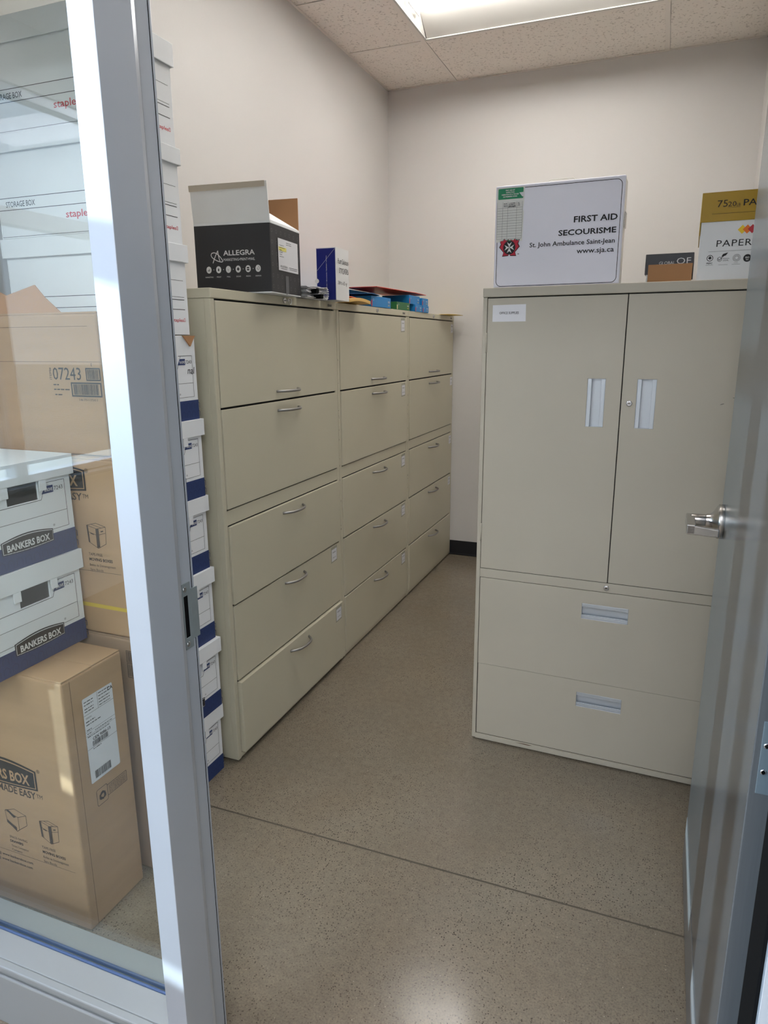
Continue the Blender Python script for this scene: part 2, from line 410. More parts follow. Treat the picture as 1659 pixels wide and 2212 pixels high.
def troffer(x0, x1, y0, y1, label):
    cy = (y0 + y1) / 2; cx = (x0 + x1) / 2; L = (x1 - x0) / 2; Wd = (y1 - y0) / 2
    t = root('ceiling_light', (cx, cy, ZC), label=label, cat='light', group='recessed ceiling lights')
    bm = bmesh.new()
    for s in (-1, 1):     # sloped reflector wings and the end plates
        pr = [(-L + .006, s * Wd, .0), (L - .006, s * Wd, .0), (L - .03, s * .075, .075), (-L + .03, s * .075, .075)]
        bm_prism(bm, pr, Vector((0, 0, .002)), Vector((0, 0, .004)))
        bm_prism(bm, [(s * (L - .001), -Wd, 0), (s * (L - .001), Wd, 0), (s * (L - .03), .075, .075), (s * (L - .03), -.075, .075)], Vector((0, 0, .003)), Vector((0, 0, .005)))
    obj('reflector', bm, M_trof, t)
    bm = bmesh.new()
    for s in (-1, 1):
        bm_box(bm, -L, L, s * Wd - .008, s * Wd + .008, -.001, .004)
        bm_box(bm, s * L - .006, s * L + .006, -Wd, Wd, -.001, .004)
    obj('frame', bm, M_trof, t, .001)
    bm = bmesh.new(); n = 8; prof = []
    for k in range(n + 1):
        a = PI * k / n; prof.append((-.074 * math.cos(a), .060 - .030 * math.sin(a)))
    for k in range(n):
        a, b = prof[k], prof[k + 1]
        bm_prism(bm, [(-L + .03, a[0], a[1]), (L - .03, a[0], a[1]), (L - .03, b[0], b[1]), (-L + .03, b[0], b[1])], Vector((0, 0, 0)), Vector((0, 0, .002)))
    obj('lens', bm, M_lens, t)
    for s in (-1, 1): box('lens_end', (s * (L - .033) - .002, s * (L - .033) + .002, -.078, .078, .028, .078), M_trof, t)
    return t
troffer(.003, 1.187, 1.528, 2.102, 'white recessed troffer with glowing lens in the ceiling before the back wall')
troffer(.003, 1.187, .308, .882, 'white recessed troffer overhead above the first filing cabinet')

for k, (hx_, hy_) in enumerate(((-.6, -2.6), (1.8, -2.6), (-.6, -4.4), (1.8, -4.4))):  # fill lights added over the unseen hall to brighten the front faces
    t = root('ceiling_light', (hx_, hy_, 3.049), label='flat white hall ceiling panel, ' + ('nearest the storage room by the windows', 'nearest the storage room away from the windows', 'at the far end by the windows', 'at the far end away from the windows')[k], cat='light', group='panel lights in the hall ceiling')  # each one is an added fill panel in the unseen hall ceiling
    box('frame', (-.6, .6, -.3, .3, -.004, 0), M_trof, t); box('lens', (-.58, .58, -.28, .28, -.0055, -.0042), mat('hall_fill_lens', (244, 246, 255), .4, emit=HALL_FILL), t)

# ------------------------------------------------------------------ storefront framing: sidelight and door frame
w1 = root('window_1', (.15, -.97, 0), kind='structure')
def loc_box(name, b, m, par, bevel=0.0):       # box given in world coordinates under an unrotated root
    l = par.location
    return box(name, (b[0] - l.x, b[1] - l.x, b[2] - l.y, b[3] - l.y, b[4] - l.z, b[5] - l.z), m, par, bevel)
GY = -.962
bm = bmesh.new(); o_ = w1.location
def wbx(x0, x1, y0, y1, z0, z1, mi=0): bm_box(bm, x0 - o_.x, x1 - o_.x, y0 - o_.y, y1 - o_.y, z0 - o_.z, z1 - o_.z, mi)
wbx(XL, -.420, YF, YI, 0, 2.36); wbx(-.420, .527, YF, YI, 2.31, 2.36)
obj('frame', bm, M_anod, w1, .0015)
# bottom rail: lower face, step groove and top ledges either side of the glass
bm = bmesh.new(); wbx(-.420, .527, YF + .004, YI, 0, .160); obj('bottom_rail', bm, M_anod2, w1, .002)
bm = bmesh.new(); wbx(-.420, .527, YF - .003, YF + .004, .0, .134); wbx(-.420, .527, YF - .006, YF + .012, .150, .166); obj('rail_step', bm, M_anod2, w1, .003)
bm = bmesh.new(); wbx(-.420, .527, YF + .012, GY - .009, .158, .166); wbx(-.420, .527, GY + .009, YI, .158, .166)
obj('glazing_bead', bm, M_anod2, w1, .0015)
bm = bmesh.new(); wbx(-.420, .527, GY - .009, GY - .004, .158, .1685); wbx(-.420, .527, GY + .004, GY + .009, .158, .1685); obj('gasket', bm, M_gasket, w1, .001)
bm = bmesh.new(); wbx(-.418, .526, GY - .003, GY + .003, .160, 2.31); obj('glass_pane', bm, M_glass, w1)

# mullion that is also the strike jamb: trim_1
t1 = root('trim_1', (.55, -.97, 0), kind='structure'); o_ = t1.location
bm = bmesh.new()
prof = [(.527, YF), (.573, YF), (.573, -.963), (.5685, -.951), (.5665, -.947), (.5615, -.946), (.5615, -.905), (.5575, -.903), (.527, -.903)]
bm_prism(bm, [(x - .55, y + .97, 0) for x, y in prof], Vector((0, 0, 0)), Vector((0, 0, 2.36)))
obj('jamb', bm, M_anod, t1, .001)
bm = bmesh.new(); wbx(.5615, .5640, -.9462, -.9440, 0, 2.31); obj('weather_strip', bm, M_felt, t1)
bm = bmesh.new(); wbx(.5615, .5622, -.9122, -.9112, 0, 2.31); obj('seam', bm, M_deepblack, t1)
# strike plate with lip, latch hole and two screws
Fs = Frame((.5615 - .55, -.945 + .97, 0), (0, 1, 0), (0, 0, 1))
sp_ = bmesh.new()
plate(sp_, Fs, .003, .026, .947, 1.072, .0, .0018, ((.0065, .0185, .969, 1.048),))
plate(sp_, Fs, .026, .046, .961, 1.057, .0002, .0018)
obj('strike_plate', sp_, M_zinc, t1, .0006)
bm = bmesh.new(); plate(bm, Fs, .0065, .0185, .969, 1.048, .0001, .0006); obj('latch_hole', bm, M_deepblack, t1)
for z in (.957, 1.061):
    bm = bmesh.new(); c = Fs.p(.0105, z, .0018); bm_tube(bm, [c, c + Vector((.0009, 0, 0)), c + Vector((.0013, 0, 0))], [.0052, .0048, .003], 14); obj('screw', bm, M_chrome, t1)

# hinge jamb and header: trim_2
t2 = root('trim_2', (1.55, -.97, 0), kind='structure'); o_ = t2.location
bm = bmesh.new()
prof = [(1.505, YF), (1.5935, YF), (1.5935, -.903), (1.536, -.903), (1.536, -.946), (1.505, -.955)]
bm_prism(bm, [(x - 1.55, y + .97, 0) for x, y in prof], Vector((0, 0, 0)), Vector((0, 0, 2.36)))
obj('jamb', bm, M_anod, t2, .001)
bm = bmesh.new(); wbx(1.5005, 1.5052, -1.030, -.946, 0, 2.31); wbx(1.505, 1.536, -.9462, -.9425, 0, 2.31); obj('jamb_shade', bm, M_deepblack, t2)  # thin black sheets that paint deep shade onto the jamb side
t3 = root('trim_3', (1.04, -.97, 2.33), kind='structure'); o_ = t3.location
bm = bmesh.new(); wbx(.573, 1.505, YF, YI, 2.31, 2.36); obj('header', bm, M_anod, t3, .001)

# ------------------------------------------------------------------ the door, standing open at ninety degrees
dr = root('door_1', (1.5085, -.862, 0), math.radians(-.35), kind='structure')
# local: leaf runs +Y from the hinge edge, room face towards -X
DT, DW, DH = .0415, .914, 2.29
bm = bmesh.new(); bm_box(bm, -DT / 2, DT / 2, 0, DW, .008, DH); obj('door_leaf', bm, M_door, dr, .0015)
bm = bmesh.new(); bm_box(bm, -DT / 2 - .0012, -DT / 2, .01, DW - .008, .010, .150); obj('door_foot_strip', bm, mat('foot_strip_alu', (150, 154, 158), .3, .7), dr, .0004)  # paler strip along the bottom of the door face
# hinges: leaf on the hinge edge, knuckle and screws
for zc in (.26, .90, 2.06):
    F = Frame((-DT / 2, 0, zc), (1, 0, 0), (0, 0, 1))
    bm = bmesh.new(); plate(bm, F, .009, DT + .004, -.058, .058, 0, .0016)
    h = obj('hinge', bm, mat('hinge_steel', (150, 166, 176), .3, .75), dr, .0004)
    bm = bmesh.new(); c = F.p(DT + .009, 0, .004); bm_tube(bm, [c - Vector((0, 0, .058)), c + Vector((0, 0, .058))], .0065, 12)
    obj('knuckle', bm, M_satin, h)
    for x, z in ((.016, .020), (.016, -.022), (.031, .040), (.031, -.045)):
        bm = bmesh.new(); c = F.p(x, z, .0016); bm_tube(bm, [c, c + Vector((0, -.0008, 0)), c + Vector((0, -.0012, 0))], [.0046, .0042, .0028], 14); s_ = obj('screw', bm, M_chrome, h)
# lever set
HZ, HYc = 1.045, DW - .070
lv = bmesh.new()
x0 = -DT / 2
bm_tube(lv, [(x0, HYc, HZ), (x0 - .012, HYc, HZ)], [.0435, .0435], 36)
bm_tube(lv, [(x0 - .012, HYc, HZ), (x0 - .016, HYc, HZ), (x0 - .022, HYc, HZ), (x0 - .027, HYc, HZ), (x0 - .034, HYc, HZ), (x0 - .040, HYc, HZ)], [.0435, .038, .027, .0205, .0170, .0165], 36)
obj('rose', lv, M_satin, dr, .001)
lv = bmesh.new()
bm_tube(lv, [(x0 - .039, HYc, HZ), (x0 - .075, HYc, HZ)], [.0150, .0150], 28)
a = Frame((x0 - .083, HYc + .018, HZ), (0, -1, 0), (0, 0, 1))
for (xa, xb, ya, yb, k0, k1) in ((0, .118, -.012, .012, -.010, .010),):
    fbox(lv, Frame((x0 - .076, HYc + .016, HZ), (0, -1, 0), (0, 0, 1)), 0, .122, -.013, .012, -.010, .010)
# return of the lever towards the door
yy = HYc + .016 - .122
bm_prism(lv, [(x0 - .086, yy, HZ - .013), (x0 - .014, yy, HZ - .016), (x0 - .014, yy, HZ + .004), (x0 - .086, yy, HZ + .012)], Vector((0, .012, 0)), Vector((0, 0, 0)))
obj('lever_handle', lv, M_satin, dr, .003, seg=3)

# ------------------------------------------------------------------ lateral filing cabinets on the left
CW, CD, CH = .914, .455, 1.653
def bow_handle(F, yc, z, par):
    bm = bmesh.new(); pts = []
    for k in range(17):
        t = -1 + 2 * k / 16
        a = (1 - abs(t) ** 3.2)
        pts.append(F.p(yc + t * .080, z, -.002 + .036 * a))
    bm_tube(bm, pts, .0052, 10)
    return obj('handle', bm, M_pull, par)
def card(F, x0, x1, y0, y1, par, tape, l1, l2):
    P = Print(F, .0003)
    if tape: P.poly(((x0 - .007, y0 - .006), (x1 + .004, y0 - .004), (x1 + .005, y1 + .013), (x0 - .006, y1 + .010)), M_tape, 0)
    P.poly(((x0, y0), (x1, y0 + .002), (x1, y1), (x0, y1 - .001)), M_label, 1)
    w_ = x1 - x0
    P.text(l1, (x0 + x1) / 2, y1 - .018, .0075, M_ink, 2, 'c', width=w_ * .62, bold=.02)
    P.text(l2, (x0 + x1) / 2, y0 + .014, .0070, M_ink, 2, 'c', width=w_ * .6, bold=.02)
    return P.build('label_print', par)
def lateral_cabinet(y0, label, proud, cards, tape, lock_keys):
    R = root('filing_cabinet', (-CD / 2, y0 + CW / 2, 0), label=label, cat='cabinet', group='tall five-drawer filing cabinets along the left wall')
    off = Vector(R.location)
    F = Frame(Vector((0, y0, 0)) - off, (0, 1, 0), (0, 0, 1))   # front face, x=0 plane in local coordinates
    g = .0030
    bm = bmesh.new()
    fbox(bm, F, .0015, CW - .0015, .008, CH - .031, -CD, -.022)                 # carcass core
    fbox(bm, F, .0015, .0235, .008, CH - .031, -.022, 0)                         # stiles
    fbox(bm, F, CW - .0235, CW - .0015, .008, CH - .031, -.022, 0)
    fbox(bm, F, .0235, CW - .0235, .8865, .9375, -.022, -.001)                   # mid rail
    fbox(bm, F, .0235, CW - .0235, .008, .0265, -.022, -.002)                    # base rail
    obj('carcass', bm, M_cab, R, .0012)
    bm = bmesh.new(); fbox(bm, F, 0, CW, CH - .0305, CH, -CD, .0025); obj('top_cap', bm, M_cab, R, .0025)
    bm = bmesh.new(); fbox(bm, F, .012, CW - .012, 0, .0085, -CD + .01, -.012); obj('plinth', bm, M_deepblack, R)
    rows = ((1.2800, 1.6180), (.9405, 1.2760), (.6010, .8830), (.3130, .5970), (.0285, .3090))
    bm = bmesh.new(); e0, e1 = -.0222, -.0050  # dark strips set into the drawer seams as painted shade
    for za, zb in ((.0265, .0285 + g / 2), (.3090 - g / 2, .3130 + g / 2), (.5970 - g / 2, .6010 + g / 2), (.8830 - g / 2, .8865), (.9375, .9405 + g / 2), (1.2760 - g / 2, 1.2800 + g / 2), (1.6180 - g / 2, CH - .031)):
        fbox(bm, F, .0235, CW - .0235, za, zb, e0, e1)
    for xa, xb in ((.0235, .0235 + g), (CW - .0235 - g, CW - .0235)):
        fbox(bm, F, xa, xb, .0265, .8855, e0, e1); fbox(bm, F, xa, xb, .9385, CH - .031, e0, e1)
    obj('gap_shade', bm, M_dark, R)
    for k, (a, b) in enumerate(rows):
        bm = bmesh.new(); d = proud[k]
        fbox(bm, F, .0235 + g, CW - .0235 - g, a + g / 2, b - g / 2, -.018, d)
        D = obj('flip_door' if k == 0 else 'drawer', bm, M_cab, R, .0016)
        zc = a + .032 if k == 0 else b - .034
        F2 = Frame(F.p(0, 0, d), F.r, F.u)
        bow_handle(F2, .463, zc, D)
        if cards[k]:
            c = cards[k]
            card(F2, c[0], c[0] + .052, b - .022 - .052, b - .018, D, tape, c[1], c[2])
    # lock on the top cap
    Fc = Frame(F.p(0, 0, .0025), F.r, F.u)
    bm = bmesh.new(); c = Fc.p(.462, CH - .0155, 0); nn = Fc.n
    bm_tube(bm, [c, c + nn * .004, c + nn * .005], [.0105, .0105, .008], 18); L = obj('lock', bm, M_chrome, R, .0004)
    bm = bmesh.new()
    if lock_keys:
        bm_tube(bm, [c + nn * .004, c + nn * .022], .0025, 8)
        k0 = c + nn * .024 + Vector((0, 0, -.002)); bm_tube(bm, [k0 + Vector((0, .011 * math.cos(t), .011 * math.sin(t) - .002)) for t in [2 * PI * i / 14 for i in range(15)]], .0016, 6, False)
        obj('key', bm, M_chrome, L)
    else:
        fbox(bm, Frame(c + nn * .005, Fc.r, Fc.u), -.001, .001, -.005, .005, 0, .0004); obj('keyhole', bm, M_deepblack, L)
    P = Print(Fc, .0004)
    P.poly([(.845 - .019 + .0, CH - .0215), (.845 + .019, CH - .0215), (.845 + .021, CH - .016), (.845 + .019, CH - .0100), (.845 - .019, CH - .0100), (.845 - .021, CH - .016)], mat('badge_grey', (150, 146, 132), .4), 0)
    P.text('Global', .845, CH - .0195, .011, M_ink, 1, 'c', width=.032, bold=.03)
    P.build('badge', R)
    # chipped enamel on the stiles
    P = Print(Frame(F.p(0, 0, .0), F.r, F.u), .0003)
    rnd = random.Random(int(y0 * 10) + 3)
    if y0 > .5:
        for z in [rnd.uniform(.5, 1.5) for _ in range(16)]:
            h_ = rnd.uniform(.003, .015); x = rnd.uniform(.001, .006)
            P.poly(((x, z), (x + .002, z + h_ * .3), (x + .0015, z + h_), (x - .0008, z + h_ * .7)), M_ink)
        tag(P.build('chipped_enamel', R), kind='stuff')
    return R
lateral_cabinet(0.0, 'nearest tall putty filing cabinet, black open box and keys on it', (.002, .003, .007, .003, .015),
                (None, None, None, (.805, 'LEASE PROJ 2021', '2-100 - 2-112'), (.815, 'LEASE PROJ 2021', '2-113 - 2-157')), True, True)
lateral_cabinet(.9145, 'middle putty filing cabinet, white labels on all five drawers', (.002, .005, .004, .004, .005),
                ((.806, 'INVOICES', '1-25 - 1-48'), (.806, 'INVOICES', '1-49 - 1-80'), (.806, 'INVOICES', '1-81 - 1-99'), (.806, 'INVOICES', '2-01 - 2-18'), (.806, 'INVOICES', '2-19 - 2-40')), True, False)
lateral_cabinet(1.829, 'farthest putty filing cabinet, against the back wall beside black baseboard', (.002, .003, .003, .003, .006),
                ((.842, 'FILES', 'A - C'), (.838, 'FILES', 'D - H'), (.832, 'FILES', 'J - M'), (.826, 'FILES', 'N - S'), None), False, False)

# ------------------------------------------------------------------ storage cabinet on the right
TH = math.radians(-1.8)
RC = root('storage_cabinet', (.750, .4638, 0), TH, label='wide putty storage cabinet with double doors over two drawers, labelled OFFICE SUPPLIES', cat='cabinet')
F = Frame((0, 0, 0), (1, 0, 0), (0, 0, 1))
RH = 1.657
bm = bmesh.new()
fbox(bm, F, .001, .913, .006, RH - .030, -.457, -.022)
fbox(bm, F, .001, .0150, .006, RH - .030, -.022, 0); fbox(bm, F, .899, .913, .006, RH - .030, -.022, 0)
fbox(bm, F, .0150, .899, .6570, .6900, -.022, -.001)
fbox(bm, F, .0150, .899, .006, .0255, -.022, .0035)
obj('carcass', bm, M_cab2, RC, .0012)
bm = bmesh.new(); fbox(bm, F, 0, .914, RH - .0295, RH, -.457, .004); obj('top_cap', bm, M_cab2, RC, .0025)
bm = bmesh.new(); fbox(bm, F, .012, .902, 0, .0062, -.45, -.012); obj('plinth', bm, M_deepblack, RC)
def recessed_pull(F2, x0, x1, y0, y1, par, vertical):
    bm = bmesh.new()
    plate(bm, F2, x0, x1, y0, y1, -.0165, -.0155)                       # back of the cup
    e = .0012
    fbox(bm, F2, x0, x0 + e, y0, y1, -.0165, -.0005); fbox(bm, F2, x1 - e, x1, y0, y1, -.0165, -.0005)
    fbox(bm, F2, x0, x1, y0, y0 + e, -.0165, -.0005); fbox(bm, F2, x0, x1, y1 - e, y1, -.0165, -.0005)
    if vertical:
        fbox(bm, F2, x0 + e, x0 + .0125, y0 + e, y1 - e, -.004, -.001); fbox(bm, F2, x1 - .0125, x1 - e, y0 + e, y1 - e, -.006, -.002)
    else:
        fbox(bm, F2, x0 + e, x1 - e, y1 - .0130, y1 - e, -.004, -.001); fbox(bm, F2, x0 + e, x1 - e, y0 + e, y0 + .0140, -.006, -.002); fbox(bm, F2, x0 + e, x1 - e, y0 + .0075, y0 + .0085, -.002, -.001)
    return obj('recessed_pull', bm, M_alu, par, .0006)
def lock_cyl(F2, x, y, par):
    bm = bmesh.new(); c = F2.p(x, y, 0); n = F2.n
    bm_tube(bm, [c, c + n * .0035, c + n * .0045], [.0088, .0088, .0068], 22); L = obj('lock', bm, M_chrome, par, .0004)
    bm = bmesh.new(); bm_tube(bm, [c + n * .0045, c + n * .0052], [.0052, .0048], 18); fbox(bm, Frame(c + n * .0052, F2.r, F2.u), -.0040, .0040, -.0010, .0010, 0, .0004, 1)
    obj('keyway', bm, [M_satin, M_deepblack], L)
g = .0022
bm = bmesh.new(); e0, e1 = -.0222, -.0040  # dark filler in the door and drawer gaps stands in for shade
for za, zb in ((.0255, .0270), (.3165, .3185), (.6555, .6570), (.6900, .6925), (1.6240, RH - .030)): fbox(bm, F, .0150, .899, za, zb, e0, e1)
for xa, xb, za, zb in ((.0150, .0170, .0255, 1.6275), (.8970, .899, .0255, 1.6275), (.4555, .4585, .6900, 1.6275)): fbox(bm, F, xa, xb, za, zb, e0, e1)
obj('gap_shade', bm, M_dark, RC)
for k, (x0, x1, hx0, hx1) in enumerate(((.0170, .4555, .352, .4070), (.4585, .8970, .5025, .5590))):
    bm = bmesh.new(); plate(bm, F, x0, x1, .6925, 1.6240, -.018, .0008, ((hx0, hx1, 1.2155, 1.3690),))
    D = obj('cabinet_door', bm, M_cab2, RC, .0010)
    F2 = Frame(F.p(0, 0, .0008), F.r, F.u)
    recessed_pull(F2, hx0, hx1, 1.2155, 1.3690, D, True)
    if k == 1: lock_cyl(F2, .4825, 1.2935, D)
    else:
        P = Print(F2, .0004); P.poly(((.034, 1.5495), (.1445, 1.5490), (.1435, 1.6030), (.034, 1.6020)), M_label)
        P.text('OFFICE SUPPLIES', .089, 1.5730, .0105, M_black, 1, 'c', width=.064, bold=.01)
        P.build('paper_label', D, 'white paper label reading OFFICE SUPPLIES')
    if k == 1:
        P = Print(F2, .0003)
        for a, b, c, d in ((.742, 1.297, .752, 1.300), (.752, 1.300, .745, 1.2985), (.774, 1.3185, .785, 1.3180)): P.line(a, b, c, d, .0012, M_ink)
        tag(P.build('scratch_marks', D), kind='stuff')
for z in (1.482, .826):
    bm = bmesh.new(); c = F.p(.0155, z, .002); bm_tube(bm, [c - Vector((0, 0, .032)), c + Vector((0, 0, .032))], .0030, 10); obj('hinge', bm, M_cab2, RC)
for y0, y1, (a, b, c, d), pr in ((.3185, .6555, (.3790, .5315, .5525, .6085), .0008), (.0270, .3165, (.3795, .5325, .2160, .2710), -.0030)):
    bm = bmesh.new(); plate(bm, F, .0150 + g, .899 - g, y0, y1, -.018, pr, ((a, b, c, d),))
    D = obj('drawer', bm, M_cab2, RC, .0012)
    recessed_pull(Frame(F.p(0, 0, pr), F.r, F.u), a, b, c, d, D, False)
lock_cyl(Frame(F.p(0, 0, -.001), F.r, F.u), .455, .6735, RC)
# a long shallow scrape on the base
P = Print(Frame(F.p(0, 0, .0036), F.r, F.u), .0003); P.poly(((.17, .0225), (.22, .0205), (.235, .0230), (.205, .0250)), mat('worn_brown', (104, 78, 62), .8)); tag(P.build('scraped_edge', RC), kind='stuff')

def RW(x, y, z=0.0):     # storage cabinet coordinates -> world
    return (RC.location.x + x * math.cos(TH) - y * math.sin(TH), RC.location.y + x * math.sin(TH) + y * math.cos(TH), z)

# ------------------------------------------------------------------ first aid case
FA = root('first_aid_case', RW(.2235, .075, RH), TH, label='white metal first aid case with red and black cross emblem, carry handle on top', cat='case')
hw, hh, hd = .198, .312, .0425
Ff = Frame((0, -hd, 0), (1, 0, 0), (0, 0, 1))
bm = bmesh.new(); bm_box(bm, -hw, hw, -hd + .012, hd, 0, hh); obj('case_body', bm, M_casee, FA, .005)
bm = bmesh.new(); bm_box(bm, -hw - .0015, hw + .0015, -hd, -hd + .0105, .001, hh + .0015); obj('lid', bm, M_case, FA, .004)
bm = bmesh.new(); bm_tube(bm, [(-.042, .004, hh), (-.042, .004, hh + .010), (-.036, .004, hh + .0155), (.036, .004, hh + .0155), (.042, .004, hh + .010), (.042, .004, hh)], .0022, 8)
obj('carry_handle', bm, mat('clear_white_plastic', (214, 212, 204), .2), FA)
bm = bmesh.new(); bm_box(bm, hw, hw + .004, -.01, .03, .17, .215); obj('side_catch', bm, M_satin, FA, .001)
P = Print(Ff, .0005)
def rrect(x0, x1, y0, y1, r):
    pts = []
    for cx, cy, a0 in ((x1 - r, y0 + r, -90), (x1 - r, y1 - r, 0), (x0 + r, y1 - r, 90), (x0 + r, y0 + r, 180)):
        for k in range(6): a = math.radians(a0 + 18 * k); pts.append((cx + r * math.cos(a), cy + r * math.sin(a)))
    return pts
pts = rrect(-hw + .0075, hw - .0085, .006, hh - .009, .016); P.path(pts + pts[:1], .0018, M_black)
xr = hw - .0165
for k, (dx, dy) in enumerate(((-.0008, 0), (0, .0006), (.0008, 0), (0, -.0006))):     # heavy lettering: the same word laid down four times
    P.text('FIRST AID', xr + dx, .1885 + dy, .0250, M_black, 1 + k * .2, 'r', width=.1290)
    P.text('SECOURISME', xr - .0015 + dx, .1520 + dy, .0228, M_black, 1 + k * .2, 'r', width=.1730)
P.text('St. John Ambulance Saint-Jean', xr - .003, .1225, .0195, M_black, 1, 'r', width=.2620, bold=.012)
P.text('www.sja.ca', xr - .004, .0965, .0215, M_black, 1, 'r', width=.1120, bold=.012)
# emblem: maple leaf pieces behind a black disc with an eight-pointed cross
ex, ey, er = -.1490, .1245, .0215
def leaf(s, grow, m, lv):
    raw = [(.10, 1.20), (.55, 1.02), (.78, 1.28), (.98, 1.02), (1.42, 1.00), (1.24, .52), (1.46, .12), (.84, -.58), (1.00, -1.12), (.16, -1.08), (.10, -.98)]
    P.poly([(ex + s * er * x * grow, ey + er * y * grow) for x, y in raw], m, lv)
for s in (-1, 1): leaf(s, 1.08, M_black, 1)
for s in (-1, 1): leaf(s, .99, M_red, 2)
P.disc(ex, ey + .001, er * .93, M_black, 3, 28, er * 1.0)
for k in range(4):
    a = k * PI / 2; ca, sa = math.cos(a), math.sin(a)
    arm = [(0, 0), (.40, .80), (0, .52), (-.40, .80)]
    P.poly([(ex + er * (x * ca - y * sa) * .93, ey + .001 + er * (x * sa + y * ca) * .98) for x, y in arm], M_white, 4)
P.text('TM', ex + .026, ey - .0215, .0045, M_black, 1, bold=.02)
P.build('printed_front', FA)
# inspection sticker
P = Print(Ff, .0010)
sx0, sx1, sy0, sy1 = -hw + .0035, -.1065, .1430, hh - .0050
P.poly(((sx0, sy0), (sx1 - .002, sy0 + .001), (sx1 + .0005, .232), (sx1 - .003, .238), (sx1, .262), (sx1 + .001, sy1), (sx0, sy1)), mat('sticker_white', (226, 226, 222), .5))
P.poly(rrect(sx0 + .004, sx1 - .003, .2720, sy1 - .003, .003), M_green, 1)
P.poly(((sx1 - .016, .2890), (sx1 + .001, .2900), (sx1 + .0015, .2760), (sx1 - .006, .2765)), M_label, 2)
for k, (s_, w_) in enumerate((('FIRST AID KIT', .030), ('INSPECTION', .027), ('INSPECTION DE LA TROUSSE', .055), ('DE PREMIERS SOINS', .045))):
    P.text(s_, (sx0 + sx1) / 2 - .001, .2962 - .0062 * k, .0052, M_white, 2, 'c', width=w_, bold=.03)
tx0, tx1 = sx0 + .002, sx1 - .005
for k in range(13): y = .1520 + k * .0078; P.rect(tx0, tx1, y, y + .0005, M_ink, 1)
for x in (tx0, tx0 + .0175, tx0 + .0340, tx0 + .0630, tx1): P.rect(x, x + .0005, .1520, .2640, M_ink, 1)
for k in range(3):
    for a, b in ((.021, .032), (.038, .060), (.067, .073)): P.scribble(tx0 + a, tx0 + b, .2500 + .0042 * k, .0030, M_ink, 2)
P.scribble(tx0 + .036, tx0 + .060, .2475, .0030, M_ink, 2)
P.text('green', tx0 + .036, .1450, .0058, M_green, 2, width=.013, bold=.04); P.scribble(tx0 + .064, tx0 + .077, .1460, .0050, M_ink, 2)
P.build('inspection_sticker', FA, 'inspection sticker with green heading and table')

# ------------------------------------------------------------------ lidded paper box and the charcoal box behind
def open_frame_box(bm, x0, x1, y0, y1, z0, z1, t=.004, bottom=True):
    bm_box(bm, x0, x1, y0, y0 + t, z0, z1); bm_box(bm, x0, x1, y1 - t, y1, z0, z1)
    bm_box(bm, x0, x0 + t, y0 + t, y1 - t, z0, z1); bm_box(bm, x1 - t, x1, y0 + t, y1 - t, z0, z1)
    if bottom: bm_box(bm, x0 + t, x1 - t, y0 + t, y1 - t, z0, z0 + t)
PB = root('paper_box', RW(.638, .040, RH), TH, label='white copy paper box with gold lid on the storage cabinet, by the door', cat='box')
bm = bmesh.new(); open_frame_box(bm, .004, .226, .004, .296, 0, .232); bm_box(bm, .01, .22, .01, .29, .01, .225); obj('box_body', bm, M_boxw, PB, .0015)
bm = bmesh.new(); lx0, lx1 = .0, .230
for a in ((lx0, lx1, 0, .003), (lx0, lx1, .297, .300)): bm_box(bm, a[0], a[1], a[2], a[3], .164, .2445)
bm_box(bm, lx0, lx0 + .003, .003, .297, .128, .2445); bm_box(bm, lx1 - .003, lx1, .003, .297, .128, .2445); bm_box(bm, lx0, lx1, 0, .300, .2415, .2445)
obj('lid', bm, M_gold, PB, .0015)
P = Print(Frame((0, 0, 0), (1, 0, 0), (0, 0, 1)), .0005)
P.text('75', .0420, .203, .0270, M_brownink, 0, width=.0270); P.text('20', .0700, .203, .0190, M_brownink, 0, width=.0215); P.text('LB', .0925, .203, .0110, M_brownink, 0, width=.0100)
P.rect(.070, .103, .2000, .2007, M_brownink)
P.text('PAPER', .1100, .203, .0240, M_black, 0, width=.0830, bold=.01)
P.rect(.030, .225, .1850, .1858, M_brownink)
P.build('lid_print', PB)
P = Print(Frame((0, .004, 0), (1, 0, 0), (0, 0, 1)), .0005)
for x, m, lv in ((.114, M_yl2, 0), (.127, M_or, 1), (.140, M_redp, 2)):
    P.poly(((x - .0120, .139), (x, .127), (x + .0120, .139), (x, .1515)), m, lv)
P.text('PAPERLINE', .0500, .0950, .0260, M_black, 0, width=.1620, spacing=1.1)
P.rect(.030, .215, .0820, .0826, M_ink)
P.ring(.036, .064, .0080, .0016, M_black); P.poly([(.031, .064), (.036, .070), (.041, .064), (.036, .060)], M_black, 1); P.text('PEFC', .036, .0475, .0065, M_black, 0, 'c', width=.016, bold=.02); P.rect(.026, .046, .0440, .0446, M_ink)
P.ring(.062, .060, .0058, .0012, M_black); P.path([(.058, .062), (.061, .057), (.076, .072)], .0014, M_black, 1); P.poly([(.066, .066), (.070, .074), (.083, .078), (.078, .070)], M_black, 1)
P.text('LEGAL', .079, .0545, .0060, M_ink, 0, 'c', width=.0150); P.rect(.070, .088, .0610, .0620, M_ink); P.rect(.060, .085, .0440, .0446, M_ink)
for r_ in (.0098, .0072, .0048): P.ring(.107, .0620, r_, .0008, M_ink)
P.rect(.096, .118, .0440, .0446, M_ink); P.rect(.101, .112, .0480, .0486, M_ink)
P.disc(.135, .0600, .0105, M_black, 0, 24); P.text('ISO', .135, .0592, .0070, M_white, 1, 'c', bold=.03); P.text('9001', .135, .0540, .0040, M_white, 1, 'c', bold=.03)
P.build('front_print', PB)

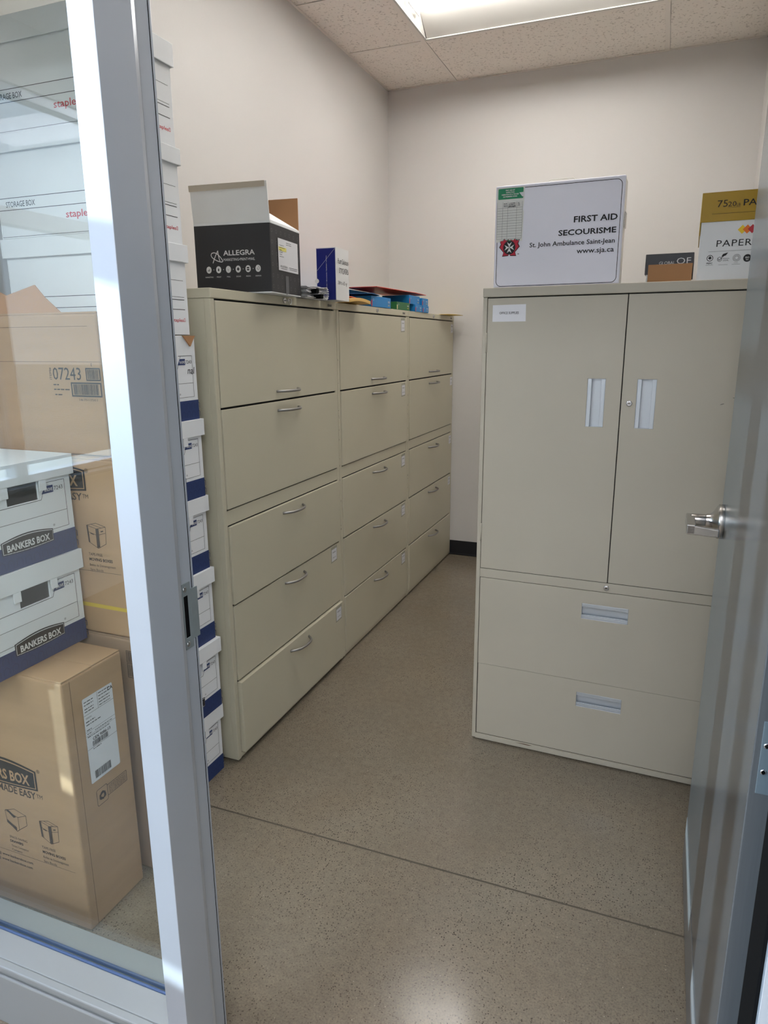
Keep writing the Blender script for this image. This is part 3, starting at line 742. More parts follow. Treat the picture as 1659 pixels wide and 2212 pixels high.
GB = root('carton', RW(.4925, .085, RH), TH, label='low charcoal-topped carton with a plain kraft flap, left of the white paper box', cat='box')
bm = bmesh.new(); open_frame_box(bm, .004, .134, .004, .25, 0, .070); obj('box_body', bm, M_flap, GB, .001)
bm = bmesh.new(); open_frame_box(bm, 0, .138, 0, .254, .028, .088, .003, False); bm_box(bm, 0, .138, 0, .254, .085, .088); obj('lid', bm, M_char, GB, .0015)
P = Print(Frame((0, 0, 0), (1, 0, 0), (0, 0, 1)), .0005)
P.text('GLOBAL', .040, .0560, .0130, M_white, 0, width=.0460, bold=.0); P.text('OF', .0900, .0560, .0260, M_white, 0, width=.0400, bold=-.005)
# only the part of the word on this short carton
P.build('lid_print', GB)
bm = bmesh.new(); bm_box(bm, .010, .136, -.0115, -.0085, 0, .0560); obj('kraft_flap', bm, M_kraftd, GB, .0008)

# ------------------------------------------------------------------ white storage boxes
def logo_shield(P, cx, cy, wd, h, ink, paper, text='BANKERS BOX'):
    def arc(k, ww, hh_):
        top = [(cx + ww / 2 - ww * i / 10, cy + hh_ * (.30 + .22 * math.sin(PI * i / 10))) for i in range(11)]
        bot = [(cx - ww / 2 + ww * i / 10, cy - hh_ * (.42 + .08 * math.sin(PI * i / 10))) for i in range(11)]
        return top + bot
    P.poly(arc(0, wd, h), ink, 0); P.poly(arc(0, wd * .965, h * .86), paper, 1); P.poly(arc(0, wd * .95, h * .78), ink, 2)
    P.text(text, cx, cy - h * .26, h * .52, paper, 3, 'c', width=wd * .82, bold=.03)
def storage_box(loc, rz, wd, dp, ht, style, label, group, lid=True, lidh=.052, hole=True, logo=0.0):
    """wd along local Y (the +X end face), dp along -X, origin at the bottom front centre; +X is the end face"""
    R = root('storage_box', loc, rz, label=label, cat='box', group=group)
    t = .004; b = .008
    F = Frame((-b, 0, 0), (0, 1, 0), (0, 0, 1))
    bm = bmesh.new()
    top = ht - .002
    hz0, hz1 = ht - .098, ht - .046
    plate(bm, F, -wd / 2 + b, wd / 2 - b, 0, top, -t, 0, ((-.044, .044, hz0, hz1),) if hole else ())
    x1 = -b - t
    bm_box(bm, -dp + b, -dp + b + t, -wd / 2 + b, wd / 2 - b, 0, top)
    bm_box(bm, -dp + b + t, x1, -wd / 2 + b, -wd / 2 + b + t, 0, top); bm_box(bm, -dp + b + t, x1, wd / 2 - b - t, wd / 2 - b, 0, top)
    bm_box(bm, -dp + b + t, x1, -wd / 2 + b + t, wd / 2 - b - t, 0, t)
    obj('box_body', bm, M_boxw, R, .0012)
    if lid:
        bm = bmesh.new()
        if style == 'band': # lid front dips in the middle around the hand hole
            FL = Frame((0, 0, 0), (0, 1, 0), (0, 0, 1))
            plate(bm, FL, -wd / 2, wd / 2, ht - lidh, ht, -.0035, 0, ())
            plate(bm, FL, -.066, -.0445, ht - .078, ht - lidh, -.0035, 0); plate(bm, FL, .0445, .066, ht - .078, ht - lidh, -.0035, 0)
            plate(bm, FL, -.0445, .0445, ht - lidh + .0, ht - lidh + .002, -.0035, 0)
        else:
            bm_box(bm, -.0035, 0, -wd / 2, wd / 2, ht - lidh, ht)
        bm_box(bm, -dp, -dp + .0035, -wd / 2, wd / 2, ht - lidh, ht)
        bm_box(bm, -dp + .0035, -.0035, -wd / 2, -wd / 2 + .0035, ht - lidh, ht); bm_box(bm, -dp + .0035, -.0035, wd / 2 - .0035, wd / 2, ht - lidh, ht)
        bm_box(bm, -dp + .0035, -.0035, -wd / 2 + .0035, wd / 2 - .0035, ht - .0035, ht)
        obj('lid', bm, M_boxw, R, .0025)
    if style == 'band':
        P = Print(F, .0006); y0, y1 = -wd / 2 + b, wd / 2 - b
        P.rect(y0, y1, 0.0, .060, M_navy)
        for i in range(12):
            cx = y0 + .016 + i * (y1 - y0 - .02) / 11
            for dz in (0, .026):
                P.path([(cx - .008, .008 + dz), (cx - .008, .022 + dz), (cx, .028 + dz), (cx + .008, .022 + dz), (cx + .008, .008 + dz)], .0016, M_navy2, 1)
        fx = y1 - .020
        zt = ht - .062
        P.rect(.060, fx, zt, zt + .0012, M_black); P.rect(fx, fx + .0012, .070, zt + .0012, M_black)
        P.rect(y0 + .02, .052, ht - .102, ht - .1008, M_black); P.line(.052, ht - .1014, .070, zt, .0012, M_black)
        P.rect(y0 + .02, fx, .1120, .1130, M_black); P.rect(y0 + .02, fx, .070, .071, M_black)
        P.rect(y0 + .02, y0 + .0212, .070, ht - .1008, M_black)
        P.poly(((.054, ht - .088), (.0905, ht - .088), (.0905, ht - .070), (.066, ht - .070)), M_navy, 1)
        P.text('R-KIVE', .0640, ht - .0835, .0110, M_white, 2, width=.0240, bold=.02)
        P.text('7243', .0935, ht - .0845, .0145, M_ink, 1, width=.0270)
        logo_shield(P, logo, .060, .152, .044, M_black, M_white)
        P.text('\u00ae', logo + .078, .078, .008, M_black, 1)
        P.build('printed_band', R)
    else:
        P = Print(F, .0006); y0, y1 = -wd / 2 + b, wd / 2 - b
        for z, t_ in ((.155, .0010), (.108, .0010), (.100, .0018), (.072, .0018)): P.rect(y0 + .012, y1 - .016, z, z + t_, M_black)
        P.text('STORAGE BOX', y0 + .02, .079, .018, M_ink, 0, width=.09, bold=.01)
        P.text('staples', y1 - .026, .038, .0135, M_redp, 0, 'r', width=.052, bold=.01); P.frame(y1 - .024, y1 - .018, .038, .048, .0012, M_redp)
        P.build('end_print', R)
        F2 = Frame((0, -wd / 2 + b, 0), (1, 0, 0), (0, 0, 1)); P = Print(F2, .0006)
        for z, t_ in ((.102, .0016), (.072, .0016), (.004, .0010)): P.rect(-dp + b + .004, -b - .03, z, z + t_, M_black)
        P.text('STORAGE BOX', -.31, .080, .0200, M_ink, 0, 'c', width=.105, bold=.01)
        P.text('staples', -.155, .042, .0250, M_redp, 0, width=.085, bold=.01)
        P.build('side_print', R)
    return R
H = [0, .2535, .507, .7595, 1.006, 1.255]
ords = ['on the floor', 'second from floor', 'third from floor', 'fourth from floor', 'fifth from floor']
gS = 'white storage boxes stacked beside the nearest filing cabinet'
jit = [(-.004, .000), (.004, .002), (-.002, .0), (-.004, -.002), (.002, -.003)]
for k in range(5):
    ht = H[k + 1] - H[k]
    storage_box((-.022 + jit[k][0], -.188 + jit[k][1] - .004 * (k == 4), H[k]), 0, .305, .400, ht, 'band',
                'white lidded box with navy band beside the filing cabinet, %s' % ords[k], gS, logo=-.024)
sb = storage_box((-.020, -.198, 1.255), 0, .305, .398, .2555, 'band', 'lidless white box with a torn kraft edge and navy band, sixth in the tall stack', gS, lid=False, logo=-.024)
bm = bmesh.new()
bm_prism(bm, [(-.0085, .085, .2535), (-.0085, .118, .222), (-.0085, .135, .245), (-.0085, .143, .2535)], Vector((0, 0, 0)), Vector((.006, 0, 0)))
obj('torn_flap', bm, M_kraftd, sb)
P = Print(Frame((-.008, 0, 0), (0, 1, 0), (0, 0, 1)), .0008); P.text('nal', .100, .140, .030, M_hand, 0, shear=.2, hand=.1); P.build('written_print', sb)
for k, (z0, z1, dy, dx, lh) in enumerate(((1.511, 1.768, -.2170, .000, .050), (1.768, 2.027, -.2250, .003, .045), (2.027, 2.293, -.2270, .003, .060))):
    storage_box((-.020 + dx, dy, z0), 0, .305, .400, z1 - z0, 'text',
                ('white storage box with red print on the tall stack, lowest of the three', 'white storage box with red print on the tall stack, middle of the three', 'topmost white storage box on the tall stack, near the ceiling')[k], gS, lidh=lh, hole=False)

# ------------------------------------------------------------------ brown cartons behind the glass
def carton(name, x0, x1, y0, y1, z0, z1, m, label, group=None, m2=None, flaps=True):
    R = root(name, ((x0 + x1) / 2, (y0 + y1) / 2, z0), label=label, cat='box', group=group)
    hx, hy, h = (x1 - x0) / 2, (y1 - y0) / 2, z1 - z0
    bm = bmesh.new(); bm_box(bm, -hx, hx, -hy, hy, 0, h - .004); obj('box_body', bm, m, R, .006, seg=3)
    if flaps:
        bm = bmesh.new(); bm_box(bm, -hx + .003, hx - .001, -hy + .002, -.001, h - .0045, h)
        obj('top_flap', bm, m, R, .0012)
        bm = bmesh.new(); bm_box(bm, -hx + .003, hx - .003, .001, hy - .002, h - .0045, h - .0005)
        obj('top_flap', bm, m, R, .0012)
    return R, Frame((0, -hy, 0), (1, 0, 0), (0, 0, 1)), Frame((hx, 0, 0), (0, 1, 0), (0, 0, 1)), hx, hy
gK = 'brown moving-box cartons behind the glass'
# A: the narrow carton nearest the glass
A, FA_, FB_, hx, hy = carton('carton', -.440, .058, -.777, -.577, 0, .708, M_kraft, 'brown carton standing on the floor with a white shipping label, nearest the glass', gK)
ox = -(-.440 + .058) / 2
P = Print(FA_, .0008)
def moving_art(P, ox, z0, ink, one=False):
    """line drawing of a lidded moving box, caption below; ox = x of the box centre"""
    def bx(cx, cz, s):
        q = lambda x, y: (cx + x * s, cz + y * s)
        P.path([q(-.5, .42), q(.02, .30), q(.5, .42), q(0, .55), q(-.5, .42), q(-.46, -.30), q(.02, -.55), q(.46, -.32), q(.5, .42)], .0013, ink)
        P.path([q(.02, .30), q(.02, -.55)], .0013, ink); P.path([q(-.48, .15), q(.02, .02), q(.49, .16)], .0011, ink); P.path([q(-.26, .48), q(.28, .36)], .0011, ink)
        P.poly([q(-.03, .30), q(.13, .33), q(.13, -.48), q(-.03, -.52)], ink, 1); P.poly([q(-.50, .42), q(-.42, .40), q(-.38, -.34), q(-.46, -.30)], ink, 1)
        P.line(*q(-.32, .10), *q(-.14, .05), .003, ink, 1); P.line(*q(.24, .20), *q(.38, .24), .003, ink, 1)
    bx(ox, z0, .062)
    P.text('TAPE-FREE', ox - .034, z0 - .056, .0110, ink, 0, width=.046)
    P.text('MOVING BOXES', ox - .034, z0 - .0700, .0110, ink, 0, width=.078, bold=.03)
    P.text('Bo\u00eetes de D\u00e9m\u00e9nagement', ox - .034, z0 - .0850, .0095, ink, 0, width=.086)
    P.text('Sans Bande', ox - .034, z0 - .0980, .0095, ink, 0, width=.044)
moving_art(P, ox - .044, .270, M_brownink)
q = lambda x, y: (ox - .160 + x * .07, .270 + y * .07)
P.path([q(-.5, .38), q(0, .55), q(.55, .40), q(.12, .22), q(-.5, .38), q(-.45, -.10), q(.0, -.42), q(.12, -.32), q(.55, -.02), q(.55, .40)], .0013, M_brownink); P.path([q(.12, .22), q(.12, -.34)], .0013, M_brownink)
P.poly([q(-.45, .44), q(-.3, .44), q(.05, .22), q(-.08, .16)], M_brownink, 1); P.poly([q(-.46, .02), q(.0, -.24), q(.0, -.38), q(-.45, -.12)], M_brownink, 1)
P.text('SPACE-SAVING', ox - .192, .214, .0100, M_brownink, 0, width=.062); P.text('DRAWERS', ox - .192, .201, .0100, M_brownink, 0, width=.046, bold=.03); P.text('Tiroirs Conception', ox - .190, .187, .0090, M_brownink, 0, width=.060); P.text('Compact', ox - .190, .175, .0090, M_brownink, 0, width=.036)
logo_shield(P, ox - .192, .418, .255, .078, M_black, mat('kraft_reserve', (176, 142, 108), .8))
P.text('\u00ae', ox - .060, .440, .014, M_black, 1)
P.text('ORGANIZATION MADE EASY', ox - .075, .358, .0290, M_brownink, 0, 'r', width=.330, bold=.02); P.text('TM', ox - .072, .364, .0170, M_brownink, 0, width=.020)
P.rect(-hx + .02, hx - .030, .1700, .1708, M_brownink)
P.text('@ www.bankersbox.com', ox - .120, .150, .0115, M_brownink, 0, 'r', width=.125, bold=.01); P.text('@ www.bankersbox.com', ox - .124, .134, .0115, M_brownink, 0, 'r', width=.125, bold=.01)
P.build('front_print', A)
P = Print(FB_, .0008)
P.rect(-hy + .0235, -hy + .0250, .004, .700, mat('kraft_crease', (116, 90, 68), .9))
# shipping label
a0, a1 = -.0455, .0560
P.poly(rrect(a0, a1, .400, .636, .004), M_label, 1)
def lb(x0, x1, y, h): P.scribble(x0, x1, y, h, M_ink, 2)
P.rect(a0, a1, .590, .5908, M_ink, 2); P.rect(a0 + .048, a0 + .0488, .5905, .634, M_ink, 2)
for z in (.624, .616, .6055, .598): lb(a0 + .004, a0 + .034, z, .0040)
for z in (.628, .620, .611, .603, .595): lb(a0 + .052, a0 + .090, z, .0038)
P.text('CA', a0 + .084, .6205, .0125, M_black, 2, bold=.03)
P.text('TERESA', a0 + .004, .5790, .0060, M_ink, 2); lb(a0 + .004, a0 + .034, .5700, .0045); lb(a0 + .004, a0 + .052, .5620, .0040)
for z in (.5445, .5335, .4955): P.rect(a0, a1, z, z + .0007, M_ink, 2)
for z in (.5480, .5380, .5290): lb(a0 + .004, a0 + .020, z, .0038)
lb(a0 + .030, a0 + .090, .5370, .0036); lb(a0 + .022, a0 + .080, .5285, .0034)
P.text('CEX 9086-13', a0 + .020, .5145, .0110, M_black, 2, width=.060, bold=.02)
P.barcode(a0 + .018, a0 + .070, .4985, .5125, M_black, 2, 26); lb(a0 + .018, a0 + .045, .4900, .0038)
P.barcode(a0 + .014, a0 + .070, .4080, .4300, M_black, 2, 34)
# recycling mark
P.path(rrect(-.033, .004, .326, .372, .005) + rrect(-.033, .004, .326, .372, .005)[:1], .0014, M_brownink)
P.path([(.004, .366), (.074, .366), (.074, .336), (.004, .336)], .0014, M_brownink)
for k in range(6): P.scribble(.009, .070, .3395 + k * .0042, .0026, M_brownink)
for k in range(3):
    a = math.radians(90 + 120 * k); c = (-.0145, .349)
    R2 = lambda x, y: (c[0] + x * math.cos(a) - y * math.sin(a), c[1] + x * math.sin(a) + y * math.cos(a))
    P.poly([R2(.010, -.006), R2(.013, 0), R2(.010, .006), R2(.0045, .0075), R2(.0055, -.006)], M_brownink, 1); P.poly([R2(.012, .001), R2(.004, .012), R2(.000, .008), R2(.006, .0)], M_brownink, 1)
P.build('side_print', A)
# B: two wide cartons behind, one on the other
B1, Fb, Fx, hx, hy = carton('carton', -.460, .080, -.541, -.386, 0, .722, M_kraft2, 'lower brown carton with printed barcodes, half hidden behind the labelled carton', gK)
P = Print(Fb, .0008); P.barcode(hx - .036, hx - .008, .655, .684, M_brownink, 0, 16); P.barcode(hx - .036, hx - .006, .612, .646, M_brownink, 0, 16); P.frame(hx - .038, hx - .004, .652, .687, .0015, M_brownink); P.frame(hx - .038, hx - .004, .608, .650, .0015, M_brownink); P.build('front_print', B1)
B2, Fb, Fx, hx, hy = carton('carton', -.455, .085, -.540, -.388, .724, 1.205, M_kraft, 'upper brown carton with a yellow stripe, resting on the barcoded carton', gK)
ox = -(-.455 + .085) / 2
P = Print(Fb, .0008); moving_art(P, ox - .016, 1.000 - .724, M_brownink)
P.rect(-hx + .01, ox + .052, .9 - .724 + .0, .9 - .724 + .001, M_brownink)
P.poly([(-hx, .800 - .724), (hx, .797 - .724), (hx, .807 - .724), (-hx, .814 - .724)], M_yel)
logo_shield(P, ox - .170, 1.150 - .724, .270, .075, M_black, mat('kraft_reserve', (176, 142, 108), .8)); P.text('\u00ae', ox - .034, 1.166 - .724, .016, M_black, 1)
P.text('MADE EASY', ox - .052, 1.092 - .724, .0270, M_brownink, 0, 'r', width=.150, bold=.02); P.text('TM', ox - .050, 1.098 - .724, .016, M_brownink, 0, width=.019)
P.build('front_print', B2)
# C: the pale carton marked 07243
C3, Fb, Fx, hx, hy = carton('carton', -.440, .030, -.515, -.390, 1.206, 1.563, M_kraft, 'brown carton printed 07243 with barcodes, on top of the yellow-striped carton', gK)
ox = -(-.440 + .030) / 2
P = Print(Fb, .0008)
P.text('07243', ox - .128, .192, .0440, M_brownink, 0, width=.092, bold=.0)
P.text('ITEM#', ox - .133, .192, .0100, M_brownink, 0, rot=PI / 2, width=.030)
P.frame(ox - .020, ox + .026, .190, .222, .003, M_brownink); P.barcode(ox - .014, ox + .020, .194, .218, M_brownink, 0, 20); P.text('E', ox - .001, .226, .0100, M_brownink)
P.frame(ox - .072, ox + .026, .150, .186, .0035, M_brownink); P.barcode(ox - .064, ox + .018, .155, .181, M_brownink, 0, 36); P.text('3 86 77511 07243 3', ox - .050, .140, .0075, M_brownink, 0, width=.060)
P.scribble(ox - .130, ox - .112, .178, .0050, M_brownink); P.scribble(ox - .130, ox - .078, .166, .0050, M_brownink); P.scribble(ox - .128, ox - .104, .153, .0050, M_brownink)
P.rect(-hx, hx, .236, .2372, mat('kraft_crease', (116, 90, 68), .9)); P.rect(-hx + .03, hx - .03, .322, .3230, mat('kraft_crease', (116, 90, 68), .9))
P.build('front_print', C3)
# a torn, lifted top sheet on that carton
bm = bmesh.new()
bm_prism(bm, [(-hx + .02, -hy + .004, .357), (-.02 * 0 + .12, -hy + .004, .357), (.07, -hy + .006, .395), (.04, -hy + .008, .425), (-.06, -hy + .008, .402), (-.13, -hy + .008, .432), (-hx + .03, -hy + .008, .42)], Vector((0, 0, 0)), Vector((0, .003, 0)))
obj('torn_flap', bm, M_kraftd, C3)
# two navy-band boxes on the labelled carton
for k, z in enumerate((.709, .9625)):
    storage_box((-.070 + .002 * k, -.6985, z), 0, .310, .385, .2525, 'band', 'white box with navy band close behind the glass, %s of two' % ('lower', 'upper')[k], 'pair of white boxes on the brown carton')

# ------------------------------------------------------------------ on top of the filing cabinets
ZT = CH
al = math.radians(6)
AB = root('printed_carton', (.060, .280, ZT), al, label='black printed box with raised grey flaps on the nearest filing cabinet', cat='box')
# local: corner at the origin, long face along -X (faces -Y), short face along +Y (faces +X)
LW, SW, BH = .283, .262, .224
bm = bmesh.new()
for a in ((-LW, 0, 0, .004), (-LW, 0, SW - .004, SW)): bm_box(bm, a[0], a[1], a[2], a[3], .004, BH)
bm_box(bm, -LW, -LW + .004, .004, SW - .004, .004, BH); bm_box(bm, -.004, 0, .004, SW - .004, .004, BH)
obj('box_body', bm, M_blk, AB, .001)
bm = bmesh.new(); bm_box(bm, -LW + .001, -.001, .001, SW / 2 - .004, 0, .0045); bm_box(bm, -LW + .001, -.001, SW / 2 + .004, SW - .001, 0, .0045); obj('bottom_flap', bm, M_boxw, AB, .0008)
bm = bmesh.new(); bm_box(bm, -LW, 0, -.0008, .0050, BH, BH + .0075); bm_box(bm, -.005, .0008, .0050, SW, BH, BH + .0060); bm_box(bm, -LW - .0008, -LW + .005, .005, SW, BH, BH + .006); bm_box(bm, -LW, 0, SW - .005, SW, BH, BH + .006); obj('folded_rim', bm, M_boxw, AB, .0008)
bm = bmesh.new(); bm_prism(bm, [(-LW - .001, .002, BH + .007), (0, .002, BH + .007), (-.001, -.008, BH + .128), (-LW - .002, -.008, BH + .126)], Vector((0, 0, 0)), Vector((0, .004, 0))); obj('front_flap', bm, M_flap, AB)
P = Print(Frame((0, -.0025, BH + .007), (1, 0, 0), (0, -.083, 1)), .0060); P.poly(((-LW, .100), (-.004, .103), (-.004, .1205), (-LW, .1195)), mat('glue_strip', (190, 180, 164), .8)); P.build('glue_strip', AB)
bm = bmesh.new(); bm_prism(bm, [(-LW + .01, SW - .003, BH + .004), (-.002, SW - .003, BH + .004), (-.004, SW + .002, BH + .122), (-LW + .01, SW + .002, BH + .122)], Vector((0, 0, 0)), Vector((0, .004, 0))); obj('back_flap', bm, M_kraftd, AB)
bm = bmesh.new()
bm_prism(bm, [(0, .006, BH + .006), (0, SW - .004, BH + .006), (-.085, SW - .03, BH + .020), (-.105, .10, BH + .058), (-.060, .012, BH + .060)], Vector((0, 0, 0)), Vector((0, 0, .0035))); obj('side_flap', bm, M_boxw, AB)
P = Print(Frame((0, 0, 0), (1, 0, 0), (0, 0, 1)), .0006)
# emblem: an open looping A
def bez(p0, p1, p2, n=8): return [((1 - t) ** 2 * p0[0] + 2 * t * (1 - t) * p1[0] + t * t * p2[0], (1 - t) ** 2 * p0[1] + 2 * t * (1 - t) * p1[1] + t * t * p2[1]) for t in (i / n for i in range(n + 1))]
ax_, ay_ = -.220, .112
P.path(bez((ax_ + .003, ay_ - .010), (ax_ + .012, ay_ + .012), (ax_ + .024, ay_ + .030)) + bez((ax_ + .024, ay_ + .030), (ax_ + .024, ay_ + .012), (ax_ + .030, ay_ - .004)), .0026, M_white)
P.path(bez((ax_ + .000, ay_ + .022), (ax_ - .010, ay_ + .010), (ax_ + .020, ay_ - .003)) + bez((ax_ + .020, ay_ - .003), (ax_ + .050, ay_ - .014), (ax_ + .036, ay_ + .004)) + bez((ax_ + .036, ay_ + .004), (ax_ + .016, ay_ + .030), (ax_ + .000, ay_ + .022)), .0026, M_white)
P.text('ALLEGRA', -.176, .1255, .0230, M_white, 0, width=.1180, bold=.015)
P.text('MARKETING\u2022PRINT\u2022MAIL', -.176, .1075, .0125, M_white, 0, width=.1180)
for i, s_ in enumerate(('MARKETING', 'PRINT', 'MAIL', 'SIGNS', 'PROMO', 'DESIGN')):
    cx = -.2340 + i * .0372; cy = .0800 - .0
    P.disc(cx, cy, .0098, M_white, 0, 22, .0115)
    if i == 0:
        for j in range(3): P.rect(cx - .004 + j * .003, cx - .0022 + j * .003, cy - .0045, cy - .001 + j * .0022, M_blk, 1)
    elif i == 1: P.poly([(cx, cy + .0065), (cx + .003, cy - .001), (cx + .002, cy - .0045), (cx - .002, cy - .0045), (cx - .003, cy - .001)], M_blk, 1)
    elif i == 2: P.poly([(cx - .0055, cy + .003), (cx + .006, cy - .003), (cx + .001, cy - .0005), (cx, cy - .0055), (cx - .001, cy)], M_blk, 1)
    elif i == 3: P.poly([(cx, cy + .0062), (cx + .0055, cy), (cx, cy - .0062), (cx - .0055, cy)], M_blk, 1)
    elif i == 4: P.rect(cx - .0045, cx + .0045, cy - .0055, cy + .0055, M_blk, 1); P.rect(cx - .0045, cx + .0045, cy - .001, cy + .001, M_white, 2)
    else: P.path([(cx + .0011 * t * math.cos(t * 1.2), cy + .0011 * t * math.sin(t * 1.2)) for t in [k * .5 for k in range(14)]], .0012, M_blk, 1)
    if i < 5: P.disc(cx + .0186, cy, .0014, M_white, 0, 8)
    P.text(s_, cx, cy - .0260, .0062, M_white, 0, 'c', width=.0047 * len(s_) * .72)
P.build('front_print', AB)
P = Print(Frame((0, 0, 0), (0, 1, 0), (0, 0, 1)), .0006)
for i in range(7):
    for j in range(6): P.ring(.014 + i * .038, .022 + j * .036, .0058, .0012, M_blk2, 0, 10)
P.rect(.118, .146, .004, .064, M_blk2, 1)
P.poly(((.060, .0790), (.236, .0790), (.236, .1840), (.060, .1840)), M_label, 2)
for z in (.174, .168): P.scribble(.130, .175, z, .0035, M_ink, 3)
for z in (.161, .153, .146, .138, .131, .124): P.scribble(.068, .068 + random.uniform(.02, .05), z, .0032, M_ink, 4)
P.rect(.064, .130, .1440, .1570, mat('highlighter', (222, 214, 110), .5), 3)
P.text('ALLEGRA', .074, .0900, .0100, M_ink, 3, width=.062); P.rect(.078, .132, .0850, .0865, M_ink, 3); P.scribble(.150, .225, .0930, .003, M_ink, 3); P.scribble(.155, .222, .0870, .003, M_ink, 3)
P.build('side_print', AB)

# paper pad with binder clips
PP = root('paper_bundle', (-.03, .655, ZT), math.radians(2), label='bundle of grey-edged papers held by black binder clips, beside the black box', cat='papers')
bm = bmesh.new(); n = 0
for k in range(18):
    z = k * .0025; cur = .0018 * math.sin(k * 1.7)
    prof = []
    nseg = 7
    for i in range(nseg + 1):
        t = i / nseg; x = -.02 + .105 * 1 + 0; prof.append((t, z + .0022 * math.sin(t * 6 + k) * (1 if k % 3 else 1.6)))
    fx = .072 + random.uniform(-.006, .006)
    for i in range(nseg):
        a, b = prof[i], prof[i + 1]
        y0 = -.100 + .180 * a[0]; y1 = -.100 + .180 * b[0]
        bm_prism(bm, [(-.13, y0, max(.0003, a[1])), (fx, y0, max(.0003, a[1])), (fx, y1, max(.0003, b[1])), (-.13, y1, max(.0003, b[1]))], Vector((0, 0, 0)), Vector((0, 0, .0013)))
obj('sheets', bm, mat('grey_paper_edges', (222, 222, 226), .7, noise_amt=.18, noise_scale=60, stretch=(1, 1, 9)), PP)
bm = bmesh.new()
for s in range(9):
    a = PI * s / 8 - PI / 2
    z = .0230 + .0215 * math.sin(a); y = .070 + .0165 * math.cos(a)
    bm_box(bm, -.12, .083, y - .012, y, z - .002, z + .0015)
obj('curled_sheet', bm, M_white, PP)
for (y, z) in ((-.050, .024), (-.012, .006)):
    bm = bmesh.new(); bm_prism(bm, [(.066, y - .012, z - .006), (.096, y - .012, z - .007), (.098, y - .012, z + .010), (.066, y - .012, z + .007)], Vector((0, 0, 0)), Vector((0, .025, 0)))
    c_ = obj('binder_clip', bm, M_deepblack, PP, .001)
    bm = bmesh.new(); bm_tube(bm, [(.096, y - .006, z + .008), (.078, y - .005, z + .013), (.062, y, z + .012), (.078, y + .005, z + .013), (.096, y + .006, z + .008)], .0008, 6); obj('wire_arm', bm, M_chrome, c_)

# blue and white slip-case box with handwriting
BW = root('magazine_box', (.074, .765, ZT), math.radians(2), label='tall blue slipcase with white side, handwriting in black marker', cat='box')
bm = bmesh.new(); open_frame_box(bm, -.086, 0, 0, .135, 0, .202, .0025); bm_box(bm, -.084, -.002, .003, .132, .004, .2015); obj('white_sleeve', bm, M_white, BW, .0008)
bm = bmesh.new(); bm_box(bm, -.0835, -.0025, -.0018, 0, .001, .1985); obj('blue_face', bm, M_blue, BW, .0005)
P = Print(Frame((0, -.0018, 0), (1, 0, 0), (0, 0, 1)), .0005)
P.line(-.082, .115, -.004, .196, .0009, M_label); P.text('ARCHIVE / photo / documents / business / archive', -.0395, .006, .0050, M_label, 0, rot=PI / 2, width=.165, bold=.02)
P.disc(-.0835, .075, .0090, M_white, 1, 16)
P.build('face_print', BW)
P = Print(Frame((0, 0, 0), (0, 1, 0), (0, 0, 1)), .0005)
P.text('Floor Solutions', .018, .142, .030, M_hand, 0, width=.110, hand=.16, shear=.1); P.text('STICKERS', .030, .106, .030, M_hand, 0, width=.098, hand=.12, shear=.1); P.text('200 to 43 ngr', .016, .062, .020, M_hand, 0, width=.100, hand=.16, shear=.1)
P.build('side_print', BW)

# envelopes
def wavy_sheet(name, loc, rz, w_, d_, m, label, cat, amp=.004, th=.0014, lift=0.0, tilt=0.0, nx=8):
    bm = bmesh.new()
    for i in range(nx):
        a, b = i / nx, (i + 1) / nx
        za = lift + amp * math.sin(a * PI) + tilt * a; zb = lift + amp * math.sin(b * PI) + tilt * b
        bm_prism(bm, [(-w_, d_ * a, za), (0, d_ * a, za), (0, d_ * b, zb), (-w_, d_ * b, zb)], Vector((0, 0, 0)), Vector((0, 0, th)))
    bmesh.ops.remove_doubles(bm, verts=bm.verts, dist=1e-5)
    o = obj(name, bm, m, loc=loc); o.rotation_euler = (0, 0, rz)
    return tag(o, label, cat)
e1 = wavy_sheet('envelope', (.060, .760 + .165, ZT), math.radians(-3), .17, .205, M_manila, 'manila envelope lying flat, overhanging the cabinet edge under an orange one', 'envelope', .009, .0130)
e2 = wavy_sheet('envelope', (.036, .945, ZT + .0235), math.radians(2), .15, .165, M_mango, 'orange-brown envelope on top of the manila envelope', 'envelope', .003, .0030, .0, -.004)
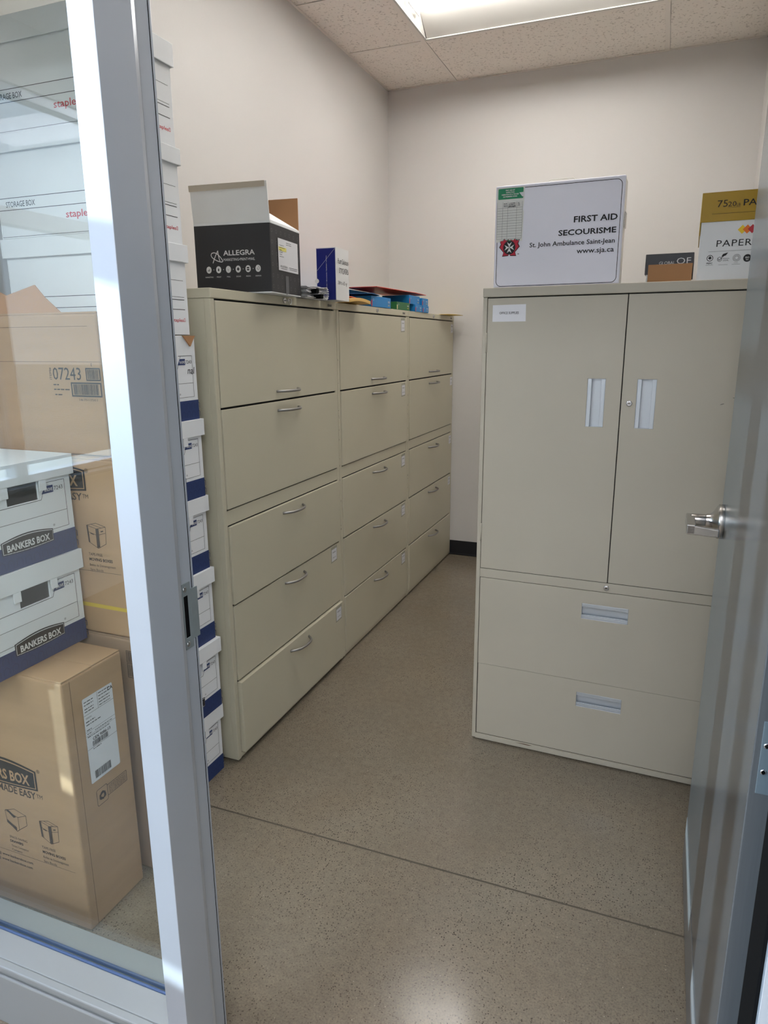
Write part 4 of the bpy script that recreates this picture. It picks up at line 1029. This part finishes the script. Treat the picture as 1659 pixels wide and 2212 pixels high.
# cyan boxes, green box and folders on the far cabinets
gC = 'small cyan supply boxes on the filing cabinets'
def supply_box(x1, y0, y1, z0, h, d_, m, label, group=None, end=M_cyan2):
    R = root('supply_box', (x1 - d_ / 2, (y0 + y1) / 2, z0), label=label, cat='box', group=group)
    hx, hy = d_ / 2, (y1 - y0) / 2
    bm = bmesh.new(); bm_box(bm, -hx, hx, -hy, hy, 0, h); obj('box_body', bm, m, R, .0012)
    bm = bmesh.new(); bm_box(bm, -hx + .004, hx - .0006, hy - .0, hy + .001, .002, h - .002); obj('end_flap', bm, end, R)
    P = Print(Frame((hx, 0, 0), (0, 1, 0), (0, 0, 1)), .0005)
    P.rect(-hy, -hy + .012, .002, h * .62, M_redp if m is not M_grn else M_cream)
    P.text('FILES', hy - .040, h * .50, h * .24, M_white, 0, width=.026, bold=.02); P.text('A-Z', hy - .040, h * .20, h * .22, M_yl2, 0, width=.024, bold=.02)
    P.ring(-hy + .028, h * .66, h * .10, .0012, M_label)
    P.build('end_print', R); return R
z1 = ZT
supply_box(.004, 1.300, 1.560, z1, .050, .20, M_cyan, 'long cyan supply box, nearest of the cyan boxes', gC)
supply_box(.006, 1.940, 2.060, z1, .038, .16, M_cyan, 'cyan supply box at the bottom left of the far pair stack', gC)
supply_box(.008, 2.066, 2.176, z1, .038, .16, M_cyan, 'cyan supply box at the bottom right of the far pair stack', gC)
supply_box(-.002, 1.860, 2.040, z1 + .0385, .046, .16, M_cyan, 'large cyan supply box on top, under the red folder', gC)
supply_box(.006, 2.060, 2.170, z1 + .0385, .040, .15, M_cyan, 'cyan supply box at the top right, clear of the red folder', gC)
supply_box(.002, 1.655, 1.855, z1, .040, .15, M_grn, 'small green supply box with cream end between the cyan boxes', end=M_cream)
# long blue tray behind
R = root('paper_tray', (-.325, 1.66, z1), label='long blue plastic tray behind the green supply box', cat='tray')
bm = bmesh.new(); open_frame_box(bm, -.12, .118, -.40, .19, 0, .098, .003); bm_box(bm, .075, .118, -.405, -.345, .098, .118); obj('tray_body', bm, M_cyan, R, .002)
f1 = wavy_sheet('folder', (.035, 1.175, z1 + .0505), math.radians(8), .16, .24, M_dblue, 'dark blue folder lying across the nearest cyan box', 'folder', .004, .0035, .0, .003)
bm = bmesh.new()
bm_prism(bm, [(-.16, -.50, .012), (.02, -.52, .010), (.045, .0, .0105), (.05, .17, .0065), (-.16, .16, .004), (-.165, .0, .010)], Vector((0, 0, 0)), Vector((0, 0, .0025)))
o = obj('folder', bm, M_redf, loc=(-.045, 1.965, z1 + .0900)); tag(o, 'red folder lying tilted over the cyan boxes and tray', 'folder')
wavy_sheet('envelope', (.060, 2.420, ZT), math.radians(-4), .18, .27, M_yellow, 'yellow envelope lying alone on the farthest filing cabinet', 'envelope', .002, .0016)
